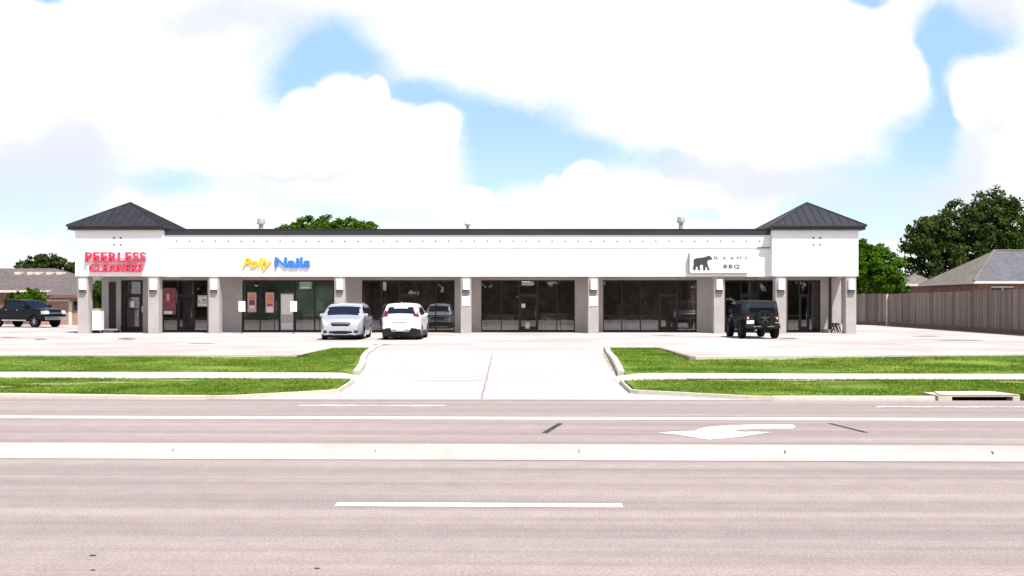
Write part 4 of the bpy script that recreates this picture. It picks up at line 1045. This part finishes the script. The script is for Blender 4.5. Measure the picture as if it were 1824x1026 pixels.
# --- dark pickup on the left
def pickup(loc, rz):
    root = thing('parked_pickup', 'dark navy crew cab pickup truck parked at the far left with chrome step bar', 'truck', loc, rz)
    con = [(-2.93, .66), (-2.97, .75), (-2.97, 1.30), (-2.92, 1.36), (-1.30, 1.38), (-1.24, 1.40), (-1.05, 1.90), (-.9, 1.97), (-.2, 2.0), (.5, 1.97), (.72, 1.92), (1.36, 1.45), (1.5, 1.40), (2.5, 1.32), (2.76, 1.24), (2.86, 1.08), (2.9, .85), (2.88, .62)]
    def hw(x, z):
        h = 1.01 * plan(x, 5.9, .45 if x > 0 else .1, .14 if x > 0 else .02)
        if z > 1.36: h -= (z - 1.36) * .42
        return h - .025 * math.exp(-((z - 1.0) / .12) ** 2)
    def cl(x, y, z, k):
        if x > 2.7 and .88 < z < 1.18 and y < .55: return 'grille'
        if x > 2.55 and .98 < z < 1.2 and y > .55: return 'headlight*'
        if x > 2.7 and z < .8: return 'bumper'
        if k == 't' and .74 < x < 1.34 and y < .78: return 'windshield'
        if k == 't' and -1.22 < x < -1.06 and y < .75: return 'rear_window'
        if k == 's' and 1.42 < z < 1.85 and -1.02 + (z - 1.42) * .2 < x < 1.12 - (z - 1.42) * 1.25:
            if -.02 < x < .08: return 'pillar_trim*'
            return 'side_window*'
        return 'body'
    parts = {}; shell(con, arch((-1.85, 1.85), .43, .52, .58), hw, .08, .03, cl, parts, smooth=1)
    emit(parts, {'body': ('body', M['navy_paint']), 'grille': ('grille', M['black']), 'headlight': ('headlight', M['clear_lens']), 'bumper': ('front_bumper', M['black']), 'windshield': ('windshield', M['car_glass']),
                 'rear_window': ('rear_window', M['car_glass']), 'side_window': ('side_window', M['car_glass']), 'pillar_trim': ('pillar_trim', M['black']), 'rear_pillar_trim': ('pillar_trim', M['black'])}, root)
    for x in (-1.85, 1.85):
        for s in (-1, 1): wheel(root, x, s * .86, .43, .30, M['rim'], 6)
    m = MB(); m.box(-2.7, 2.6, -.62, .62, .45, .85); m.build('underbody', M['black'], root)
    for s in (-1, 1):
        m = MB(); m.bar((-1.2, s * 1.04, .52), (1.2, s * 1.04, .52), .055, n=10); m.build('step_bar', M['chrome'], root)
        m = MB(); m.box(1.0, 1.14, s * 1.12 - .13, s * 1.12 + .13, 1.42, 1.66); m.build('mirror', M['black'], root, bevel=.04)
        for xa in (.18, -.9):
            m = MB(); m.box(xa, xa + .16, s * 1.0 - .03, s * 1.0 + .03, 1.24, 1.28); m.build('door_handle', M['chrome'], root)
    m = MB(); m.box(2.86, 2.95, -.9, .9, .56, .78); m.build('bumper_bar', M['chrome'], root, bevel=.02)
    m = MB(); m.bar((2.885, -.52, 1.04), (2.885, .52, 1.04), .03); m.build('grille_bar', M['chrome'], root)
    return root
pickup((wx(42, 69.5), 69.9, LOT), R(-22))

# ------------------------------------------------------------------ fences, houses, trees
def fence(name, P, h0, h1, label):
    a, b = Vector(P[0]), Vector(P[-1])
    f = thing(name, label, 'fence', (a.x, a.y, LOT)); o = f.location
    pk = MB(); base = MB(); posts = []; rails = MB()
    for p, q in zip(P[:-1], P[1:]):
        p, q = Vector(p), Vector(q); d = (q - p); L = d.length; d.normalize(); nrm = Vector((-d.y, d.x))
        if nrm.x > 0: nrm = -nrm             # faces the lot
        n = int(L / .145)
        for k in range(n):
            c = p + d * (k + .5) * L / n; w = .068; zt = LOT + h1 + random.uniform(-.025, .025); th = .018
            off_ = nrm * random.uniform(.0, .008); lean = random.uniform(-.006, .006)
            pts = []
            for z in (LOT + h0, zt):
                for s1, s2 in ((-1, 0), (1, 0), (1, 1), (-1, 1)):
                    xy = c + d * (s1 * w + (lean if z == zt else 0)) + off_ - nrm * th * s2; pts.append((xy.x, xy.y, z))
            pk.add(pts, [(0, 1, 5, 4), (1, 2, 6, 5), (2, 3, 7, 6), (3, 0, 4, 7), (4, 5, 6, 7)])
        for dz, zz in ((.0, LOT - .1),):
            e = p + nrm * .03; g_ = q + nrm * .03; e2 = p - nrm * .03; g2 = q - nrm * .03
            base.add([(e.x, e.y, zz), (g_.x, g_.y, zz), (g2.x, g2.y, zz), (e2.x, e2.y, zz), (e.x, e.y, LOT + h0 + .02), (g_.x, g_.y, LOT + h0 + .02), (g2.x, g2.y, LOT + h0 + .02), (e2.x, e2.y, LOT + h0 + .02)],
                     [(0, 1, 5, 4), (1, 2, 6, 5), (2, 3, 7, 6), (3, 0, 4, 7), (4, 5, 6, 7)])
        m = int(L / 2.4)
        for k in range(m + 1):
            c = p + d * L * k / max(m, 1) - nrm * .10; posts.append((c.x, c.y))
        for zz in (LOT + h0 + .3, LOT + h1 - .3):
            e = p - nrm * .045; g_ = q - nrm * .045; rails.bar((e.x, e.y, zz), (g_.x, g_.y, zz), .03, n=4)
    pk.build('boards', M['wood'], f, o); base.build('base_board', M['brick_dark'], f, o); rails.build('rails', M['wood'], f, o)
    for x, y in posts:
        m = MB(); m.box(x - .05, x + .05, y - .05, y + .05, LOT - .1, LOT + h1 - .04); m.build('post', M['wood'], f, o)
fence('wooden_fence', [(26.6, 41.0), (27.6, 52.0), (29.5, 74.8)], .26, 2.47, 'long weathered grey board fence running along the right edge of the lot')
fence('wooden_fence', [(29.5, 75.0), (25.0, 90.0)], .26, 2.52, 'short darker board fence seen between the right tower and the fence corner')
m = MB(); m.box(29.32, 29.46, 74.7, 74.84, LOT, LOT + 2.45); o = m.build('fence_post', M['trim_cream']); tag(o, 'pale post where the two board fences meet', 'post')

def hip(m, x0, x1, y0, y1, ze, zr, ov=.5, mi=0, gable=0):
    x0 -= ov; x1 += ov; y0 -= ov; y1 += ov; d = (y1 - y0) / 2; ym = (y0 + y1) / 2
    v = [(x0, y0, ze), (x1, y0, ze), (x1, y1, ze), (x0, y1, ze), (x0 + d * (1 - gable), ym, zr), (x1 - d * (1 - gable), ym, zr)]
    m.add(v, [(0, 1, 5, 4), (1, 2, 5), (2, 3, 4, 5), (3, 0, 4)], mi)
    m.add(v[:4] + [(p[0], p[1], ze - .18) for p in v[:4]], [(0, 4, 5, 1), (1, 5, 6, 2), (2, 6, 7, 3), (3, 7, 4, 0), (4, 7, 6, 5)], mi + 1)
# left house
Yh = 80
hs = thing('brick_house', 'single storey house with brown hipped shingle roof behind the pickup', 'house', (wx(40, Yh), Yh + 5, LOT)); o = hs.location
hx0, hx1 = wx(-190, Yh), wx(72, Yh)
m = MB(); m.box(hx0, hx1, Yh + .6, Yh + 11, LOT - .1, wz(517, Yh)); m.build('wall', M['brick_dark'], hs, o)
m = MB(); hip(m, hx0, wx(150, Yh), Yh + .6, Yh + 11, wz(517, Yh), wz(478, Yh + 5.8)); rf = m.build('roof', [M['shingle_brown'], M['trim_cream']], hs, o)
m = MB(); m.box(wx(76, Yh), wx(190, Yh), Yh - 2.2, Yh + .58, LOT - .1, wz(526, Yh - 2.2)); m.build('wing_wall', M['brick_pink'], hs, o)
m = MB(); ya = Yh - 2.8; zE = wz(525, ya)
v = [(wx(73, ya), ya, zE), (wx(200, ya), ya, zE), (wx(200, ya), Yh + 4, zE + 2.0), (wx(100, ya), Yh + 4, zE + 2.0)]
m.add(v, [(0, 1, 2, 3)]); m.add([v[0], v[1], (v[1][0], v[1][1], zE - .25), (v[0][0], v[0][1], zE - .25)], [(0, 3, 2, 1)], 1); m.add([v[0], v[3], (v[3][0], v[3][1], zE - .25), (v[0][0], v[0][1], zE - .25)], [(0, 1, 2, 3)], 1)
m.build('wing_roof', [M['shingle_brown'], M['brick_dark']], hs, o)
yb = Yh - 2.24
m = MB(); m.box(wx(83, yb), wx(124, yb), yb, yb + .03, wz(537, yb), wz(533, yb)); m.box(wx(122, yb), wx(128, yb), yb, yb + .03, LOT, wz(537, yb)); m.build('arch_trim', M['trim_cream'], hs, o)
m = MB(); m.box(wx(84, yb), wx(121, yb), yb + .0, yb + .035, LOT, wz(538, yb)); m.build('garage_door', M['brick_pink'], hs, o)
m = MB(); m.box(wx(131, yb), wx(138, yb), yb, yb + .035, wz(553, yb), wz(537, yb)); m.build('window', M['window_dark'], hs, o)
for k, px in enumerate((34, 56, 70, 90, 108)):
    yv = Yh + 4.4; x = wx(px, yv); z = wz(484, yv)
    m = MB(); m.prism_z([(x - .25, yv - .3), (x + .2, yv - .3), (x + .35, yv + .3), (x - .1, yv + .3)], z - .35, z - .02); m.build('sun_streak', M['trim_cream'], rf, o)  # pale slab put in for a sunlit streak on the shingles
# right houses
def house(px0, px1, Y, dep, ez, rz_, roofm, label, wallm='brick_dark', ov=.5):
    h = thing('house', label, 'house', (wx((px0 + px1) / 2, Y), Y + dep / 2, LOT)); o = h.location
    m = MB(); m.box(wx(px0, Y), wx(px1, Y), Y, Y + dep, LOT - .1, ez - .1); m.build('wall', M[wallm], h, o)
    m = MB(); hip(m, wx(px0, Y), wx(px1, Y), Y, Y + dep, ez, rz_, ov); m.build('roof', [M[roofm], M['trim_cream']], h, o)
    for px in np.arange(px0 + 25, px1 - 20, 38):
        m = MB(); x = wx(px, Y); m.box(x - .7, x + .7, Y - .05, Y - .005, ez - 1.5, ez - .35); w_ = m.build('window', M['window_dark'], h, o)
        m = MB(); m.box(x - .78, x + .78, Y - .08, Y - .051, ez - .34, ez - .26); m.box(x - .03, x + .03, Y - .08, Y - .051, ez - 1.5, ez - .35); m.build('frame', M['trim_cream'], w_, o)
    return h, o
h = thing('house', 'single storey house with tan hipped roof, front slope tinted for sky light, behind the board fence', 'house', (40, 71, LOT)); o = h.location
X0, X1, Y0, Y1, ze, zr = 32.1, 52.0, 66.3, 75.4, 3.78, 6.15; ym = (Y0 + Y1) / 2; d_ = 3.7
m = MB(); m.box(X0 + .5, X1 - .5, Y0 + .5, Y1 - .5, LOT - .1, ze - .15); m.build('wall', M['brick_dark'], h, o)
A, B, C_, D_ = (X0, Y0, ze), (X1, Y0, ze), (X1, Y1, ze), (X0, Y1, ze); E_, G_ = (X0 + d_, ym, zr), (X1 - d_, ym, zr)
m = MB(); m.add([A, D_, E_], [(0, 2, 1)]); m.add([D_, C_, G_, E_], [(0, 3, 2, 1)]); m.add([B, C_, G_], [(0, 1, 2)]); rf = m.build('roof', M['shingle_tan'], h, o)
m = MB(); m.add([A, B, G_, E_], [(0, 1, 2, 3)]); m.build('front_roof', M['shingle_skylit'], h, o)  # front slope of the same roof, sky light painted into its tint
m = MB(); q = [A, B, C_, D_]; m.add(q + [(p[0], p[1], ze - .17) for p in q], [(0, 4, 5, 1), (1, 5, 6, 2), (2, 6, 7, 3), (3, 7, 4, 0), (4, 7, 6, 5)]); m.build('eaves', M['trim_cream'], h, o)
m = MB(); m.bar(Vector(A) + Vector((0, 0, .02)), Vector(E_) + Vector((0, 0, .02)), .09, n=6); m.bar(Vector(E_), Vector(G_), .09, n=6); m.build('hip_cap', M['shingle_tan'], rf, o)
for t0 in (.22,):
    x, y, z = X0 + 6.2, Y0 + 2.6, ze + (zr - ze) * 2.6 / (ym - Y0); m = MB(); m.box(x - .3, x + .3, y - .25, y + .25, z - .1, z + .3); m.build('roof_vent', M['black'], rf, o)
for x in np.arange(X0 + 2.2, X1 - 2, 3.6):
    m = MB(); m.box(x - .7, x + .7, Y0 + .45, Y0 + .495, ze - 1.6, ze - .45); w_ = m.build('window', M['window_dark'], h, o)
    m = MB(); m.box(x - .78, x + .78, Y0 + .42, Y0 + .449, ze - .44, ze - .36); m.box(x - .03, x + .03, Y0 + .42, Y0 + .449, ze - 1.6, ze - .45); m.build('frame', M['trim_cream'], w_, o)
h = thing('shed', 'small grey roofed shed in shade under the big dark tree', 'shed', (wx(1640, 84), 86, LOT)); o = h.location
m = MB(); m.box(wx(1612, 84), wx(1668, 84), 84, 87, LOT - .1, wz(507, 84)); m.build('wall', M['brick_dark'], h, o)
m = MB(); hip(m, wx(1612, 84), wx(1668, 84), 84, 87, wz(506, 84), wz(487, 86), .3); m.build('roof', [M['shingle_tan'], M['trim_cream']], h, o)

def tree(name, label, loc, trunk_h, trunk_r, bl_, nl, ls, mt, seed, cat='tree', clump=.6, group=None, fill=.25):
    r_ = np.random.default_rng(seed)
    t_ = thing(name, label, cat, loc, group=group)
    m = MB(); top = Vector((0, 0, trunk_h)); m.bar((0, 0, -.2), top * .55, trunk_r, trunk_r * .75, 10); m.bar(top * .55, top, trunk_r * .75, trunk_r * .5, 10)
    for b in bl_[:8]:
        c = Vector(b[:3]); st = top * (.6 + .35 * r_.random()); md_ = (st + c) / 2 + Vector((0, 0, .2)); m.bar(st, md_, trunk_r * .4, trunk_r * .28, 7); m.bar(md_, c, trunk_r * .28, trunk_r * .08, 6)
    m.build('trunk', M['trunk'], t_)
    B = np.array(bl_); wgt = B[:, 3] ** 2; wgt /= wgt.sum()
    nc_ = int(nl / 45); bi = r_.choice(len(B), nc_, p=wgt)
    d = r_.normal(size=(nc_, 3)); d /= np.linalg.norm(d, axis=1)[:, None]
    rad = np.where(r_.random(nc_) < fill, r_.uniform(.3, .75, nc_), r_.uniform(.80, 1.08, nc_))
    cc = B[bi, :3] + d * (B[bi, 3] * rad)[:, None] * np.array([1, 1, .9])
    cr = r_.uniform(.5, 1.25, nc_) * clump
    li = r_.integers(0, nc_, nl); e = r_.normal(size=(nl, 3)); e /= np.linalg.norm(e, axis=1)[:, None]
    p = cc[li] + e * (cr[li] * r_.random(nl) ** .45)[:, None] * np.array([1, 1, .75])
    out = p - B[bi[li], :3]; out /= np.linalg.norm(out, axis=1)[:, None] + 1e-6
    nrm = out * .6 + np.array([0, 0, .5]) + r_.normal(size=(nl, 3)) * .65; nrm /= np.linalg.norm(nrm, axis=1)[:, None]
    a = np.cross(nrm, r_.normal(size=(nl, 3))); a /= np.linalg.norm(a, axis=1)[:, None]; b = np.cross(nrm, a)
    s = r_.uniform(.6, 1.25, nl)[:, None] * ls
    q = np.stack([p - a * s, p - b * s * .55 + a * s * .1, p + a * s, p + b * s * .55 + a * s * .1], 1).reshape(-1, 3)
    f = np.arange(nl * 4).reshape(-1, 4)
    me = bpy.data.meshes.new('crown'); me.from_pydata(q.tolist(), [], f.tolist()); me.materials.append(M[mt])
    o = bpy.data.objects.new('crown', me); COL.objects.link(o); o.parent = t_
    return t_
def blob_at(pts, Y, base):   # photo pixels -> offsets from the tree's base
    return [(wx(px, Y + dy) - base[0], dy + Y - base[1], wz(py, Y + dy) - base[2], r) for px, py, dy, r in pts]
# bright tree right of the building
Y = 84; b = (wx(1556, Y), Y, .42)
tree('broadleaf_tree', 'bright green tree right behind the fence corner beside the right tower', b, 3.2, .22,
     blob_at([(1552, 478, 0, 1.9), (1535, 462, 0, 1.5), (1572, 468, .5, 1.5), (1592, 480, 0, 1.2), (1602, 498, .3, .85), (1545, 452, .5, 1.15), (1525, 480, 0, 1.5), (1572, 492, -.6, 1.2), (1600, 512, 0, .75), (1520, 455, 1, 1.4), (1505, 490, 1, 1.8), (1545, 508, .6, 1.5), (1580, 508, .8, 1.4), (1525, 510, .8, 1.5), (1605, 520, .6, .8), (1560, 520, 1, 1.2)], Y, b), 20000, .17, 'leaf_bright', 3, clump=.5)
Y = 92; b = (wx(1735, Y), Y, .42)
tree('broadleaf_tree', 'tall dark evergreen tree towering over the tan roofed house', b, 6, .45,
     blob_at([(1690, 440, 0, 3.3), (1655, 425, 0, 2.2), (1640, 445, 0, 1.7), (1700, 400, 0, 2.4), (1670, 400, 0, 1.8), (1765, 372, 0, 2.0), (1755, 400, 0, 2.6), (1790, 380, .5, 1.5), (1795, 420, 0, 2.2), (1740, 440, 1, 2.8), (1650, 478, 0, 2.3), (1640, 500, 0, 1.8), (1625, 412, 0, .7), (1810, 365, 0, .7)], Y, b), 26000, .20, 'leaf_dark', 7, clump=.75, fill=.35)
Y = 96; b = (wx(1850, Y), Y, .42)
tree('broadleaf_tree', 'dark tree cut off by the right edge of the view behind the houses', b, 5, .4,
     blob_at([(1845, 425, 0, 2.6), (1835, 395, 0, 1.3), (1875, 400, 0, 2.6), (1830, 440, 0, 1.8)], Y, b), 9000, .2, 'leaf_dark', 8, clump=.7, fill=.35)
Y = 88; b = (wx(590, Y), Y, .42)
tree('broadleaf_tree', 'wide green tree crown rising above the plaza roof', b, 5, .4,
     blob_at([(545, 408, 0, 1.25), (512, 420, 0, 1.1), (575, 402, 0, .75), (585, 412, 0, 1.4), (620, 410, 0, 1.2), (650, 414, 0, 1.1), (672, 420, 0, .9), (555, 425, -.5, 1.6), (610, 428, -.5, 1.7), (655, 430, -.5, 1.3), (530, 402, 0, .55), (690, 420, 0, .45), (640, 405, 0, .5), (505, 412, 0, .6), (565, 412, -.6, 1.3), (535, 418, -.6, 1.2), (600, 415, -.6, 1.3), (632, 418, -.6, 1.2), (665, 422, -.6, 1.0)], Y, b), 24000, .15, 'leaf_bright', 11, clump=.36)
Y = 100; b = (wx(75, Y), Y, .42)
tree('broadleaf_tree', 'dark green tree showing above the ridge of the brown roofed house', b, 4, .35,
     blob_at([(85, 475, 0, 1.3), (62, 472, 0, .95), (105, 472, 0, .9), (45, 478, 0, .8), (33, 474, 0, .45), (75, 466, 0, .7), (98, 463, 0, .55)], Y, b), 7000, .15, 'leaf_dark', 12, clump=.36)
Y = 102; b = (wx(133, Y), Y, .42)
tree('broadleaf_tree', 'small dark tree top just left of the left corner tower', b, 4, .3, blob_at([(131, 480, 0, .8), (143, 478, 0, .8), (125, 478, 0, .4)], Y, b), 3000, .15, 'leaf_dark', 13, clump=.3)
Y = 74.8; b = (wx(55, Y), Y, .45)
tree('shrub', 'round green shrub behind the cab of the pickup', b, 1.2, .08, blob_at([(58, 528, 0, .72), (72, 530, 0, .5), (48, 532, 0, .5), (64, 536, 0, .6), (55, 522, 0, .3)], Y, b), 3500, .09, 'leaf_bright', 14, 'shrub', .22)
Y = 75.2; b = (wx(30, Y), Y, .45)
tree('shrub', 'yellow green shrub left of the round one behind the pickup', b, 1.0, .08, blob_at([(30, 530, 0, .5), (40, 530, 0, .45), (18, 533, 0, .45)], Y, b), 2200, .09, 'leaf_mid', 15, 'shrub', .2)
Y = 68; b = (wx(173, Y), Y, .45)
tree('broadleaf_tree', 'green young tree seen under the left corner tower behind the drop box', b, 1.6, .1, blob_at([(172, 520, 0, .62), (180, 530, .3, .6), (168, 540, 0, .5), (178, 548, 0, .55), (173, 508, 0, .45), (186, 515, 0, .6), (190, 540, .5, .7)], Y, b), 5500, .10, 'leaf_mid', 16, clump=.28)
# across the street behind the viewer: the tree belt that the shop windows mirror
b = (0, -24, 0)
r_ = np.random.default_rng(21); bl_ = [(x, r_.uniform(-1.5, 1.5), 2.2 + r_.uniform(-.5, 2.2), r_.uniform(2.2, 3.2)) for x in np.arange(-48, 49, 2.4)]
bl_ += [(x, r_.uniform(-1.5, 1.5), r_.uniform(4.5, 7.5), r_.uniform(2.0, 2.9)) for x in np.arange(-48, 49, 2.5)] + [(x, r_.uniform(-1, 1), r_.uniform(1, 2.4), 2.0) for x in np.arange(-48, 49, 2.0)] + [(x, r_.uniform(-.6, .6), .9, 1.3) for x in np.arange(-48, 49, 1.0)]
tb = tree('tree_belt', 'dense belt of dark trees across the street', b, 3, .3, bl_, 50000, .8, 'leaf_dark', 22, 'trees', clump=1.0, fill=.1)
tb['kind'] = 'stuff'
print('objects', len(bpy.data.objects))
